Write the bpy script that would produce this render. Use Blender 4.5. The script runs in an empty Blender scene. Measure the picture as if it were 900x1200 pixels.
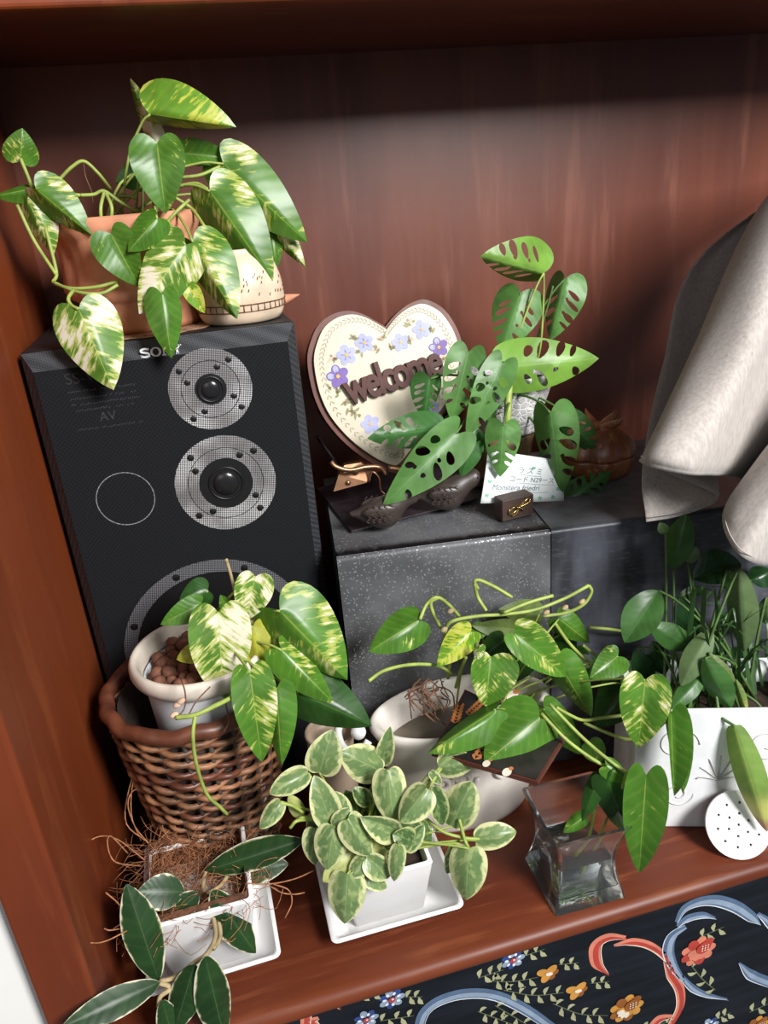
import bpy, bmesh, math, random
from mathutils import Vector, Matrix, noise
from mathutils.geometry import delaunay_2d_cdt
random.seed(7)
S = bpy.context.scene
COL = S.collection
PI = math.pi
# ------------------------------------------------------------------ camera
F = 880.0
CAM = Vector((0, 0, .70))
def _n(v): return Vector(v).normalized()
ZD = _n((629 - 450, 2688 - 600, F))
XA = Vector((4659 - 450, -118 - 600, F)); XA = (XA - ZD * XA.dot(ZD)).normalized()
YA = XA.cross(ZD)
if YA.z < 0: YA = -YA
def c2w(d): d = Vector(d); return Vector((d.dot(XA), d.dot(YA), -d.dot(ZD)))
cam_d = bpy.data.cameras.new('camera'); cam = bpy.data.objects.new('camera', cam_d); COL.objects.link(cam)
cam_d.sensor_fit = 'HORIZONTAL'; cam_d.sensor_width = 36; cam_d.lens = F / 900 * 36; cam_d.clip_start = .01
r_, u_, b_ = c2w((1, 0, 0)), c2w((0, -1, 0)), c2w((0, 0, -1))
cam.matrix_world = Matrix(((r_.x, u_.x, b_.x, CAM.x), (r_.y, u_.y, b_.y, CAM.y), (r_.z, u_.z, b_.z, CAM.z), (0, 0, 0, 1)))
S.camera = cam
FWD = -b_
def ray(u, v): return c2w(((u - 450) / F, (v - 600) / F, 1))
def py(u, v, y): r = ray(u, v); return CAM + r * (y / r.y)
def pz(u, v, z): r = ray(u, v); return CAM + r * ((z - CAM.z) / r.z)
def pplane(u, v, p0, n): r = ray(u, v); return CAM + r * ((p0 - CAM).dot(n) / r.dot(n))
def m_per_px(p): return (p - CAM).dot(FWD) / F
# ------------------------------------------------------------------ world, light, exposure
W = bpy.data.worlds.new('world'); S.world = W; W.use_nodes = True
W.node_tree.nodes['Background'].inputs[0].default_value = (.80, .90, 1.0, 1)
W.node_tree.nodes['Background'].inputs[1].default_value = .11
def area(name, loc, tgt, sx, sy, power, col):
    d = bpy.data.lights.new(name, 'AREA'); d.shape = 'RECTANGLE'; d.size = sx; d.size_y = sy; d.energy = power; d.color = col
    o = bpy.data.objects.new(name, d); COL.objects.link(o); o.location = loc
    o.rotation_euler = (Vector(tgt) - Vector(loc)).to_track_quat('-Z', 'Y').to_euler(); return o
area('window_or_fill_light', (1.15, -1.25, 1.80), (.25, .75, .25), .7, .9, 92, (1, .99, .98))
area('window_or_fill_light', (-.9, -1.7, 1.5), (.1, .8, .3), 1.0, 1.2, 5, (.96, .98, 1))  # unseen fill lamp added at the left to lift the shade
S.view_settings.view_transform = 'Standard'; S.view_settings.look = 'None'
S.view_settings.gamma = 1; S.view_settings.use_curve_mapping = False; S.view_settings.exposure = .45
# ------------------------------------------------------------------ materials
class N:
    def __init__(s, name):
        s.m = bpy.data.materials.new(name); s.m.use_nodes = True; s.t = s.m.node_tree
        s.b = s.t.nodes['Principled BSDF']; s.out = s.t.nodes['Material Output']
    def n(s, typ, **kw):
        nd = s.t.nodes.new(typ)
        for k, v in kw.items():
            if k.startswith('i_'):
                key = k[2:]; key = int(key) if key.isdigit() else key
                if hasattr(v, 'is_output') or isinstance(v, bpy.types.NodeSocket): s.t.links.new(v, nd.inputs[key])
                else: nd.inputs[key].default_value = v
            else: setattr(nd, k, v)
        return nd
    def math(s, op, a, b=0.0, clamp=False):
        nd = s.n('ShaderNodeMath', operation=op, use_clamp=clamp)
        for i, v in enumerate((a, b)):
            if isinstance(v, bpy.types.NodeSocket): s.t.links.new(v, nd.inputs[i])
            else: nd.inputs[i].default_value = v
        return nd.outputs[0]
    def mix(s, f, a, b):
        nd = s.n('ShaderNodeMix', data_type='RGBA')
        for i, v in ((0, f), (6, a), (7, b)):
            if isinstance(v, bpy.types.NodeSocket): s.t.links.new(v, nd.inputs[i])
            else: nd.inputs[i].default_value = (*v, 1) if isinstance(v, tuple) and len(v) == 3 else v
        return nd.outputs[2]
    def ss(s, v, lo, hi):
        nd = s.n('ShaderNodeMapRange', interpolation_type='SMOOTHSTEP'); s.t.links.new(v, nd.inputs[0])
        nd.inputs[1].default_value = lo; nd.inputs[2].default_value = hi; return nd.outputs[0]
    def noise(s, vec, scale, detail=3, rough=.5):
        nd = s.n('ShaderNodeTexNoise'); nd.inputs['Scale'].default_value = scale; nd.inputs['Detail'].default_value = detail
        nd.inputs['Roughness'].default_value = rough
        if vec is not None: s.t.links.new(vec, nd.inputs['Vector'])
        return nd.outputs[0]
    def xyz(s, x, y, z=0.0):
        nd = s.n('ShaderNodeCombineXYZ')
        for i, v in enumerate((x, y, z)):
            if isinstance(v, bpy.types.NodeSocket): s.t.links.new(v, nd.inputs[i])
            else: nd.inputs[i].default_value = v
        return nd.outputs[0]
    def obj(s): return s.n('ShaderNodeTexCoord').outputs['Object']
    def pos(s): return s.n('ShaderNodeNewGeometry').outputs['Position']
    def scale(s, vec, sc):
        nd = s.n('ShaderNodeMapping'); s.t.links.new(vec, nd.inputs[0]); nd.inputs['Scale'].default_value = sc; return nd.outputs[0]
    def set(s, **kw):
        names = dict(col='Base Color', rough='Roughness', metal='Metallic', spec='Specular IOR Level', coat='Coat Weight', trans='Transmission Weight', ior='IOR', sheen='Sheen Weight', alpha='Alpha')
        for k, v in kw.items():
            i = s.b.inputs[names[k]]
            if isinstance(v, bpy.types.NodeSocket): s.t.links.new(v, i)
            elif isinstance(v, tuple): i.default_value = (*v, 1)
            else: i.default_value = v
        return s
    def bump(s, h, strength=.3, dist=.001):
        nd = s.n('ShaderNodeBump'); nd.inputs['Strength'].default_value = strength; nd.inputs['Distance'].default_value = dist
        s.t.links.new(h, nd.inputs['Height']); s.t.links.new(nd.outputs[0], s.b.inputs['Normal']); return s
M = {}
def plain(name, col, rough=.5, metal=0, var=.12, sc=40, bump=0, **kw):
    k = N(name); v = k.noise(k.pos(), sc, 3)
    f = k.ss(v, .3, .7)
    lo = tuple(c * (1 - var) for c in col); hi = tuple(min(1, c * (1 + var)) for c in col)
    k.set(col=k.mix(f, lo, hi), rough=rough, metal=metal, **kw)
    if bump: k.bump(k.noise(k.pos(), sc * 6, 4), bump, .001)
    M[name] = k.m; return k.m
def wood(name, dark, mid, light, sc, rough=.38, coat=.15, gs=1.0):
    k = N(name); p = k.scale(k.pos(), sc)
    a = k.noise(p, 6 * gs, 5, .6); b = k.noise(p, 40 * gs, 3, .6); c = k.noise(k.pos(), 3, 2)
    base = k.mix(k.ss(a, .32, .68), dark, mid)
    base = k.mix(k.math('MULTIPLY', k.ss(b, .52, .72), .55), base, light)
    base = k.mix(k.math('MULTIPLY', k.ss(c, .4, .7), .3), base, tuple(x * .7 for x in mid))
    k.set(col=base, rough=k.math('ADD', k.math('MULTIPLY', b, .18), rough - .09), coat=coat)
    k.b.inputs['Coat Roughness'].default_value = .32
    k.bump(b, .12, .0006); M[name] = k.m; return k.m
wood('wood_back', (.105, .024, .012), (.175, .048, .024), (.23, .075, .042), (1, 1, .10), .40, .25)
wood('wood_side', (.125, .022, .006), (.23, .046, .010), (.28, .07, .018), (1, .5, .10), .45, .05)
wood('wood_shelf', (.075, .014, .006), (.17, .040, .015), (.26, .08, .03), (.10, 1, 1), .42, .03, 1.6)
M['wood_shelf'].node_tree.nodes['Principled BSDF'].inputs['Specular IOR Level'].default_value = .28
wood('wood_top', (.085, .017, .008), (.14, .030, .014), (.18, .05, .024), (.10, 1, 1), .4, .1)
wood('wood_gourd', (.17, .05, .018), (.42, .17, .065), (.60, .29, .13), (1, 1, .4), .38, .2, 4)
wood('wood_plaque', (.075, .016, .007), (.14, .034, .014), (.18, .05, .022), (1, 1, .3), .5, 0, 3)
wood('wood_letters', (.05, .010, .006), (.085, .017, .009), (.11, .028, .015), (.4, 1, 1), .6, 0, 4)
wood('wood_carved', (.028, .020, .017), (.055, .04, .034), (.085, .065, .055), (.5, 1, 1), .42, .15, 6)
wood('wood_box', (.045, .026, .020), (.075, .045, .036), (.10, .065, .05), (.4, 1, 1), .55, 0, 6)
plain('speaker_vinyl', (.008, .0085, .011), .5, bump=.25, sc=150)
def grille_mat():
    k = N('grille_cloth'); p = k.pos()
    c = k.n('ShaderNodeTexChecker', i_Scale=420.0); k.t.links.new(k.scale(p, (1, 0, 1)), c.inputs[0])
    k.set(col=k.mix(c.outputs[1], (.007, .0075, .009), (.011, .012, .014)), rough=.8, spec=.15); M['grille_cloth'] = k.m
    k = N('grille_edge'); p = k.pos()
    rot = k.n('ShaderNodeMapping'); k.t.links.new(p, rot.inputs[0]); rot.inputs['Rotation'].default_value = (0, .5, .3)
    c = k.n('ShaderNodeTexChecker', i_Scale=560.0); k.t.links.new(rot.outputs[0], c.inputs[0])
    k.set(col=k.mix(c.outputs[1], (.007, .0075, .01), (.05, .053, .06)), rough=.6); M['grille_edge'] = k.m
    k = N('mesh_metal'); p = k.pos()
    rot = k.n('ShaderNodeMapping'); k.t.links.new(p, rot.inputs[0]); rot.inputs['Rotation'].default_value = (0, .6, 0); rot.inputs['Scale'].default_value = (1, 0, 1)
    c = k.n('ShaderNodeTexChecker', i_Scale=620.0); k.t.links.new(rot.outputs[0], c.inputs[0])
    v = k.noise(k.pos(), 22, 2)
    hi = k.mix(k.ss(v, .38, .64), (.30, .28, .28), (.75, .74, .74))
    k.set(col=k.mix(c.outputs[1], (.07, .07, .075), hi), rough=.5, metal=.45); M['mesh_metal'] = k.m
    k = N('mesh_dark'); p = k.pos()
    rot = k.n('ShaderNodeMapping'); k.t.links.new(p, rot.inputs[0]); rot.inputs['Rotation'].default_value = (0, .6, 0); rot.inputs['Scale'].default_value = (1, 0, 1)
    c = k.n('ShaderNodeTexChecker', i_Scale=620.0); k.t.links.new(rot.outputs[0], c.inputs[0])
    k.set(col=k.mix(c.outputs[1], (.03, .03, .034), (.17, .17, .185)), rough=.55, metal=.2); M['mesh_dark'] = k.m
grille_mat()
plain('black_rubber', (.006, .006, .007), .4, sc=60)
plain('black_dome', (.012, .012, .013), .22, sc=60)
plain('logo_white', (.72, .72, .74), .4, var=.04)
plain('print_grey', (.026, .027, .030), .6, var=.3, sc=300)
plain('print_faint', (.013, .0135, .015), .7); plain('print_ring', (.20, .20, .21), .6, var=.5, sc=900)
plain('terracotta', (.62, .27, .15), .75, var=.2, sc=30, bump=.15)
plain('doily', (.42, .25, .15), .85, var=.2, sc=120)
plain('cream_ceramic', (.70, .55, .40), .3, var=.22, sc=26)
plain('brown_glaze', (.16, .055, .02), .4)
plain('white_ceramic', (.82, .81, .80), .22, var=.03, sc=15, spec=.5)
plain('white_matte', (.72, .73, .745), .38, var=.05, sc=20)
plain('rim_cream', (.66, .58, .49), .4, var=.14, sc=30)
plain('planter_white', (.74, .68, .62), .3, var=.16, sc=14)
plain('box_white', (.80, .81, .82), .5, var=.06, sc=25, bump=.1)
plain('relief_grey', (.55, .54, .52), .6, var=.1)
plain('cream_paint', (.62, .545, .41), .42, var=.06, sc=14)
plain('paint_lilac', (.36, .38, .62), .5); plain('paint_violet', (.15, .08, .33), .5); plain('paint_sage', (.25, .23, .10), .5)
plain('paint_wreath', (.33, .30, .21), .5); plain('paint_yellow', (.75, .38, .05), .5); plain('paint_pink', (.65, .40, .30), .5)
plain('copper', (.42, .22, .12), .32, metal=.85, var=.3, sc=30)
plain('gold', (.78, .52, .18), .22, metal=1, var=.1)
plain('leather_mat', (.028, .018, .024), .45, var=.3, sc=50, bump=.3)
plain('paper', (.82, .87, .86), .7, var=.02); plain('ink', (.12, .14, .18), .7); plain('paper_green', (.25, .52, .36), .7)
plain('olive_pot', (.13, .085, .04), .5, var=.3, sc=30)
plain('soil', (.035, .02, .012), .95, var=.4, sc=120, bump=.6)
plain('pebble', (.16, .062, .035), .85, var=.35, sc=120, bump=.3)
plain('coir', (.36, .15, .065), .9, var=.35, sc=200); plain('coir_dark', (.12, .045, .02), .95, var=.4, sc=150, bump=.5)
plain('wicker', (.235, .105, .05), .5, var=.5, sc=45); plain('wicker_rim', (.125, .04, .02), .42, var=.35, sc=40)
plain('wicker_dark', (.055, .04, .033), .7, var=.4, sc=45)
plain('stem_green', (.30, .38, .08), .5, var=.2, sc=60); plain('stem_dark', (.07, .14, .03), .5, var=.2, sc=60)
plain('stem_tan', (.38, .29, .15), .7, var=.3, sc=80); plain('root_brown', (.15, .07, .04), .9, var=.3, sc=80)
plain('dry_leaf', (.62, .42, .30), .85, var=.2, sc=80); plain('dry_brown', (.17, .06, .025), .85, var=.3, sc=80)
plain('board_dark', (.022, .018, .018), .35, var=.4, sc=40); plain('board_edge', (.10, .028, .018), .4)
plain('wheat', (.48, .17, .05), .6); plain('print_cream', (.80, .70, .58), .6)
plain('beige_ceramic', (.40, .30, .22), .45, var=.1, sc=20); plain('brown_ceramic', (.085, .03, .018), .45, var=.3, sc=20)
plain('wall_white', (.80, .79, .75), .8, var=.03, sc=6)
def special():
    k = N('navy_panel'); p = k.pos(); a = k.noise(k.scale(p, (.15, 1, 1)), 60, 4)
    k.set(col=k.mix(k.ss(a, .35, .7), (.005, .007, .010), (.010, .013, .018)), rough=.45, spec=.3); M['navy_panel'] = k.m
    k = N('glitter_cloth'); p = k.pos(); v = k.n('ShaderNodeTexVoronoi', i_Scale=420.0); k.t.links.new(p, v.inputs['Vector'])
    w = k.n('ShaderNodeTexWhiteNoise'); k.t.links.new(v.outputs['Position'], w.inputs['Vector'])
    sp = k.math('MULTIPLY', k.math('LESS_THAN', v.outputs['Distance'], .42), k.math('GREATER_THAN', w.outputs[0], .72))
    a = k.noise(p, 14, 4)
    base = k.mix(k.ss(a, .35, .7), (.07, .071, .076), (.13, .132, .14))
    k.set(col=k.mix(sp, base, (.42, .43, .45)), rough=k.mix(sp, (.45,) * 3, (.25,) * 3), metal=k.math('MULTIPLY', sp, .6)); k.bump(k.noise(p, 180, 4), .25, .001); M['glitter_cloth'] = k.m
    k = N('satin_cloth'); p = k.pos(); a = k.noise(k.scale(p, (1, 1, .25)), 30, 3); b = k.noise(k.scale(p, (.2, 1, 1)), 260, 2)
    base = k.mix(k.ss(a, .35, .65), (.022, .023, .028), (.075, .08, .10)); base = k.mix(k.math('MULTIPLY', k.ss(b, .5, .7), .3), base, (.12, .125, .15))  # dark base and patches stand in for shade over the stand's right end
    k.set(col=base, rough=.4, sheen=.2); M['satin_cloth'] = k.m
    k = N('linen'); p = k.pos(); a = k.noise(k.scale(p, (1, 1, .3)), 300, 3); b = k.noise(k.scale(p, (1, 1, .12)), 160, 2); c = k.noise(p, 700, 2)
    base = k.mix(k.ss(a, .3, .7), (.37, .33, .30), (.46, .42, .39)); base = k.mix(k.math('MULTIPLY', k.ss(b, .70, .78), .6), base, (.15, .12, .10))
    k.set(col=base, rough=.85, sheen=.1); k.bump(c, .2, .0006); M['linen'] = k.m
    k = N('lace_ceramic'); p = k.pos(); v = k.n('ShaderNodeTexVoronoi', i_Scale=130.0, feature='DISTANCE_TO_EDGE'); k.t.links.new(p, v.inputs['Vector'])
    f = k.ss(v.outputs['Distance'], .04, .16)
    k.set(col=k.mix(f, (.80, .79, .78), (.55, .53, .53)), rough=.35); k.bump(f, .4, .002); M['lace_ceramic'] = k.m
    k = N('glass'); k.set(col=(.96, .985, .98), rough=.01, trans=.982, ior=1.36); M['glass'] = k.m
    k = N('water'); k.set(col=(.96, .98, .97), rough=.0, trans=1.0, ior=1.33); M['water'] = k.m
    k = N('murky_water'); a = k.noise(k.pos(), 40, 3); k.set(col=k.mix(a, (.10, .08, .055), (.20, .17, .13)), rough=.12); M['murky_water'] = k.m
special()
def leafmat(name, kind, green, light, cream, amt=.5, rough=.33, green2=None):
    k = N(name); uv = k.n('ShaderNodeUVMap', uv_map='UVMap').outputs[0]; fl = k.n('ShaderNodeUVMap', uv_map='flat').outputs[0]
    a = k.n('ShaderNodeSeparateXYZ'); k.t.links.new(uv, a.inputs[0]); b = k.n('ShaderNodeSeparateXYZ'); k.t.links.new(fl, b.inputs[0])
    rnd = k.math('MULTIPLY', k.n('ShaderNodeObjectInfo').outputs['Random'], 37.0)
    e = k.math('ABSOLUTE', k.math('MULTIPLY', k.math('SUBTRACT', a.outputs[0], .5), 2.0))
    x = b.outputs[0]; t = b.outputs[1]; ax = k.math('ABSOLUTE', x)
    q = k.math('SUBTRACT', t, k.math('MULTIPLY', ax, .75))
    g2 = green2 or tuple(c * .72 for c in green)
    tone = k.noise(k.xyz(k.math('MULTIPLY', x, 3.0), k.math('MULTIPLY', t, 3.0), rnd), 1.0, 2)
    col = k.mix(k.ss(tone, .35, .65), g2, green)
    veins = k.math('SINE', k.math('ADD', k.math('MULTIPLY', q, 46.0), k.math('MULTIPLY', tone, 9.0)))
    col = k.mix(k.math('MULTIPLY', k.ss(veins, .2, 1.0), .07), col, light)
    if kind == 'pothos':
        st = k.noise(k.xyz(k.math('MULTIPLY', q, 17.0), k.math('MULTIPLY', x, 5.0), rnd), 1.0, 4, .6)
        pa = k.noise(k.xyz(k.math('MULTIPLY', x, 2.6), k.math('MULTIPLY', t, 2.2), k.math('ADD', rnd, 9.0)), 1.0, 2)
        v = k.math('ADD', k.math('MULTIPLY', st, .62), k.math('MULTIPLY', pa, .75))
        th = .95 - .42 * amt
        col = k.mix(k.ss(v, th - .035, th + .03), col, light)
        col = k.mix(k.ss(v, th + .045, th + .10), col, cream)
    elif kind == 'margin':
        ns = k.noise(k.xyz(k.math('MULTIPLY', q, 7.0), k.math('MULTIPLY', x, 6.0), rnd), 1.0, 3)
        v = k.math('ADD', e, k.math('MULTIPLY', k.math('SUBTRACT', ns, .5), .55))
        th = 1 - amt
        col = k.mix(k.ss(v, th - .03, th + .05), col, light)
        col = k.mix(k.ss(v, th + .03, th + .12), col, cream)
        ns2 = k.noise(k.xyz(k.math('MULTIPLY', q, 5.0), k.math('MULTIPLY', x, 7.0), k.math('ADD', rnd, 5.0)), 1.0, 2)
        if amt > .2: col = k.mix(k.math('MULTIPLY', k.ss(ns2, .52, .60), .6), col, light)
    elif kind == 'tip':
        ns = k.noise(k.xyz(k.math('MULTIPLY', t, 4.0), k.math('MULTIPLY', x, 6.0), rnd), 1.0, 3)
        v = k.math('ADD', t, k.math('MULTIPLY', k.math('SUBTRACT', ns, .5), .25))
        col = k.mix(k.ss(v, .55, .80), col, light); col = k.mix(k.ss(v, .86, .92), col, cream)
    mid = k.ss(e, .0, .05)
    col = k.mix(k.math('MULTIPLY', k.math('SUBTRACT', 1.0, mid), .55), col, light)
    k.set(col=col, rough=rough, spec=.45)
    k.bump(k.math('MULTIPLY', veins, k.ss(e, .0, .3)), .08, .0005)
    tr = k.n('ShaderNodeBsdfTranslucent'); k.t.links.new(col, tr.inputs[0])
    mx = k.n('ShaderNodeMixShader'); mx.inputs[0].default_value = .22
    k.t.links.new(k.b.outputs[0], mx.inputs[1]); k.t.links.new(tr.outputs[0], mx.inputs[2]); k.t.links.new(mx.outputs[0], k.out.inputs[0])
    M[name] = k.m
G = (.075, .21, .020); LY = (.40, .47, .09); CR = (.80, .76, .55)
leafmat('pg', 'pothos', G, LY, CR, .22)            # mostly green
leafmat('pm', 'pothos', (.085, .23, .022), LY, CR, .50)   # marbled
leafmat('pw', 'pothos', (.11, .26, .03), (.50, .55, .16), (.84, .80, .62), .68)  # very white
leafmat('pl', 'pothos', (.16, .36, .03), (.50, .56, .06), (.62, .62, .14), .62)  # lime
leafmat('pd', 'pothos', (.026, .090, .014), (.10, .20, .04), CR, .14)   # dark
leafmat('py', 'none', (.50, .50, .05), (.58, .58, .10), CR, .1, .4)     # yellow
leafmat('po', 'none', (.14, .20, .05), (.25, .32, .10), CR, .1, .5)     # olive underside
leafmat('pc', 'none', (.62, .62, .33), (.75, .72, .5), CR, .1, .4)      # cream
leafmat('hoya', 'margin', (.020, .062, .016), (.10, .15, .05), (.74, .68, .50), .13, .40)
leafmat('pep', 'margin', (.18, .27, .10), (.38, .45, .19), (.68, .68, .36), .30, .32, (.13, .22, .08))
leafmat('pepd', 'margin', (.08, .16, .05), (.26, .34, .12), (.50, .52, .22), .25, .35)
leafmat('pepy', 'none', (.50, .54, .18), (.6, .62, .3), CR, .1, .4)
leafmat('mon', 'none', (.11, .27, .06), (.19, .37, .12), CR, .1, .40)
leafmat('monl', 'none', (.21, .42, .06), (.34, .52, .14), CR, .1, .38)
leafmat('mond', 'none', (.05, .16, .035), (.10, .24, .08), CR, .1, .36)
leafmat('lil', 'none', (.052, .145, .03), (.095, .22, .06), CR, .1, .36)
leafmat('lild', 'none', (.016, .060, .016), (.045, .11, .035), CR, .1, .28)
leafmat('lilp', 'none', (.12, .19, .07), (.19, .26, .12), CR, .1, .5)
leafmat('lilt', 'tip', (.18, .30, .06), (.45, .46, .13), (.36, .20, .12), .1, .45)
leafmat('grass', 'none', (.045, .11, .03), (.10, .18, .07), CR, .1, .4)
# ------------------------------------------------------------------ object helpers
ORG = {}
def world_org(o): return ORG.get(o, Vector((0, 0, 0)))
def thing(name, label, cat, loc, group=None):
    o = bpy.data.objects.new(name, None); COL.objects.link(o); o.location = loc; ORG[o] = Vector(loc); o.empty_display_size = .02
    o['label'] = label; o['category'] = cat
    if group: o['group'] = group
    return o
def tag(o, label, cat, group=None):
    o['label'] = label; o['category'] = cat
    if group: o['group'] = group
    return o
def mk(name, verts, faces, mat, parent=None, smooth=True, org=None, uvs=None, midx=None, sharp=None):
    vs = [Vector(v) for v in verts]
    if org is None:
        if parent is not None: org = world_org(parent)
        else:
            org = Vector(((min(v.x for v in vs) + max(v.x for v in vs)) / 2, (min(v.y for v in vs) + max(v.y for v in vs)) / 2, min(v.z for v in vs)))
    org = Vector(org)
    me = bpy.data.meshes.new(name); me.from_pydata([v - org for v in vs], [], faces)
    for m in (mat if isinstance(mat, (list, tuple)) else [mat]): me.materials.append(M[m])
    if midx: me.polygons.foreach_set('material_index', midx)
    if uvs:
        for ln, arr in uvs.items():
            l = me.uv_layers.new(name=ln)
            for lp in me.loops: l.data[lp.index].uv = arr[lp.vertex_index]
    if smooth: me.polygons.foreach_set('use_smooth', [True] * len(me.polygons))
    me.update()
    if sharp: me.set_sharp_from_angle(angle=math.radians(sharp))
    o = bpy.data.objects.new(name, me); COL.objects.link(o)
    if parent is not None: o.parent = parent; o.location = org - world_org(parent)
    else: o.location = org
    ORG[o] = org
    return o
class MB:
    def __init__(s): s.v = []; s.f = []; s.m = []
    def add(s, vf, mi=0):
        v, f = vf; k = len(s.v); s.v += list(v); s.f += [tuple(i + k for i in q) for q in f]; s.m += [mi] * len(f); return s
    def mk(s, name, mat, parent=None, **kw): return mk(name, s.v, s.f, mat, parent, midx=s.m if isinstance(mat, (list, tuple)) else None, **kw)
def from_bm(bm):
    bm.verts.ensure_lookup_table(); bm.verts.index_update()
    r = ([v.co.copy() for v in bm.verts], [tuple(v.index for v in f.verts) for f in bm.faces]); bm.free(); return r
def box(x0, x1, y0, y1, z0, z1, bev=0, seg=2):
    bm = bmesh.new(); bmesh.ops.create_cube(bm, size=1)
    for v in bm.verts: v.co = Vector(((x0 + x1) / 2 + v.co.x * (x1 - x0), (y0 + y1) / 2 + v.co.y * (y1 - y0), (z0 + z1) / 2 + v.co.z * (z1 - z0)))
    if bev: bmesh.ops.bevel(bm, geom=bm.edges[:], offset=bev, segments=seg, affect='EDGES', profile=.5)
    return from_bm(bm)
def xf(vf, mat): return ([mat @ Vector(v) for v in vf[0]], vf[1])
def rotz(a, c): c = Vector(c); return Matrix.Translation(c) @ Matrix.Rotation(a, 4, 'Z') @ Matrix.Translation(-c)
def cr(pts, n):
    """catmull-rom resample of a list of tuples/vectors (any dimension) to n points"""
    P = [tuple(p) for p in pts]; P = [tuple(2 * a - b for a, b in zip(P[0], P[1]))] + P + [tuple(2 * a - b for a, b in zip(P[-1], P[-2]))]
    k = len(P) - 3; out = []
    for i in range(n):
        u = i / (n - 1) * k; j = min(int(u), k - 1); t = u - j
        p0, p1, p2, p3 = P[j:j + 4]
        out.append(tuple(.5 * (2 * b + (c - a) * t + (2 * a - 5 * b + 4 * c - d) * t * t + (3 * b - a - 3 * c + d) * t ** 3) for a, b, c, d in zip(p0, p1, p2, p3)))
    return out
def tube(pts, rad, n=None, sides=6, closed=False):
    P = [Vector(p) for p in (cr(pts, n) if n else pts)]; k = len(P)
    R = rad if isinstance(rad, (list, tuple)) else [rad, rad]
    R = [R[min(int(i / max(1, k - 1) * (len(R) - 1)), len(R) - 2)] * (1 - ((i / max(1, k - 1) * (len(R) - 1)) - min(int(i / max(1, k - 1) * (len(R) - 1)), len(R) - 2))) + R[min(int(i / max(1, k - 1) * (len(R) - 1)), len(R) - 2) + 1] * ((i / max(1, k - 1) * (len(R) - 1)) - min(int(i / max(1, k - 1) * (len(R) - 1)), len(R) - 2)) for i in range(k)]
    v = []; f = []; up = None
    for i in range(k):
        t = (P[(i + 1) % k] - P[i - 1]) if closed else (P[min(i + 1, k - 1)] - P[max(i - 1, 0)])
        t = t.normalized() if t.length > 1e-9 else Vector((0, 0, 1))
        if up is None: up = t.orthogonal().normalized()
        up = (up - t * up.dot(t)); up = up.normalized() if up.length > 1e-6 else t.orthogonal().normalized()
        w = t.cross(up)
        for s in range(sides):
            a = 2 * PI * s / sides; v.append(P[i] + (up * math.cos(a) + w * math.sin(a)) * R[i])
    for i in range(k if closed else k - 1):
        for s in range(sides):
            j = (i + 1) % k; f.append((i * sides + s, i * sides + (s + 1) % sides, j * sides + (s + 1) % sides, j * sides + s))
    if not closed: f.append(tuple(range(sides))[::-1]); f.append(tuple((k - 1) * sides + s for s in range(sides)))
    return v, f
def lathe(prof, c, seg=48, fn=None, sx=1, sy=1, cap=True):
    """prof: (r,z) list; fn(theta,r,z)->r"""
    c = Vector(c); v = []; f = []; n = len(prof)
    for (r, z) in prof:
        for s in range(seg):
            a = 2 * PI * s / seg; rr = fn(a, r, z) if fn else r
            v.append(c + Vector((math.cos(a) * rr * sx, math.sin(a) * rr * sy, z)))
    for i in range(n - 1):
        for s in range(seg): f.append((i * seg + s, i * seg + (s + 1) % seg, (i + 1) * seg + (s + 1) % seg, (i + 1) * seg + s))
    if cap and prof[0][0] > 1e-6: f.append(tuple(range(seg))[::-1])
    if cap and prof[-1][0] > 1e-6: f.append(tuple((n - 1) * seg + s for s in range(seg)))
    return v, f
def extrude_poly(pts3, vec, bev=0):
    n = len(pts3); a = [Vector(p) for p in pts3]; b = [p + vec for p in a]
    f = [tuple(range(n)), tuple(range(2 * n - 1, n - 1, -1))] + [(i, i + n, (i + 1) % n + n, (i + 1) % n) for i in range(n)]
    return a + b, f
def poly_fill(outer, holes, step):
    """2D polygon with holes -> verts, tris"""
    pts = []; edges = []
    def inside(p, poly):
        c = False; j = len(poly) - 1
        for i in range(len(poly)):
            if (poly[i][1] > p[1]) != (poly[j][1] > p[1]) and p[0] < (poly[j][0] - poly[i][0]) * (p[1] - poly[i][1]) / (poly[j][1] - poly[i][1]) + poly[i][0]: c = not c
            j = i
        return c
    for loop in [outer] + holes:
        k = len(pts); pts += [Vector(p) for p in loop]; edges += [(k + i, k + (i + 1) % len(loop)) for i in range(len(loop))]
    xs = [p[0] for p in outer]; ys = [p[1] for p in outer]; y = min(ys) + step / 2; row = 0
    while step and y < max(ys):
        x = min(xs) + step * (.25 + .5 * (row % 2))
        while x < max(xs):
            if inside((x, y), outer) and not any(inside((x, y), h) for h in holes) and min((Vector((x, y)) - q).length for q in pts[:]) > step * .45: pts.append(Vector((x, y)))
            x += step
        y += step * .87; row += 1
    vs, es, fs, *_ = delaunay_2d_cdt(pts, edges, [], 0, 1e-6)
    out = []
    for f in fs:
        c = sum((vs[i] for i in f), Vector((0, 0))) / len(f)
        if inside(c, outer) and not any(inside(c, h) for h in holes): out.append(tuple(f))
    return [tuple(p) for p in vs], out
def struct(o): o['kind'] = 'structure'; return o
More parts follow.
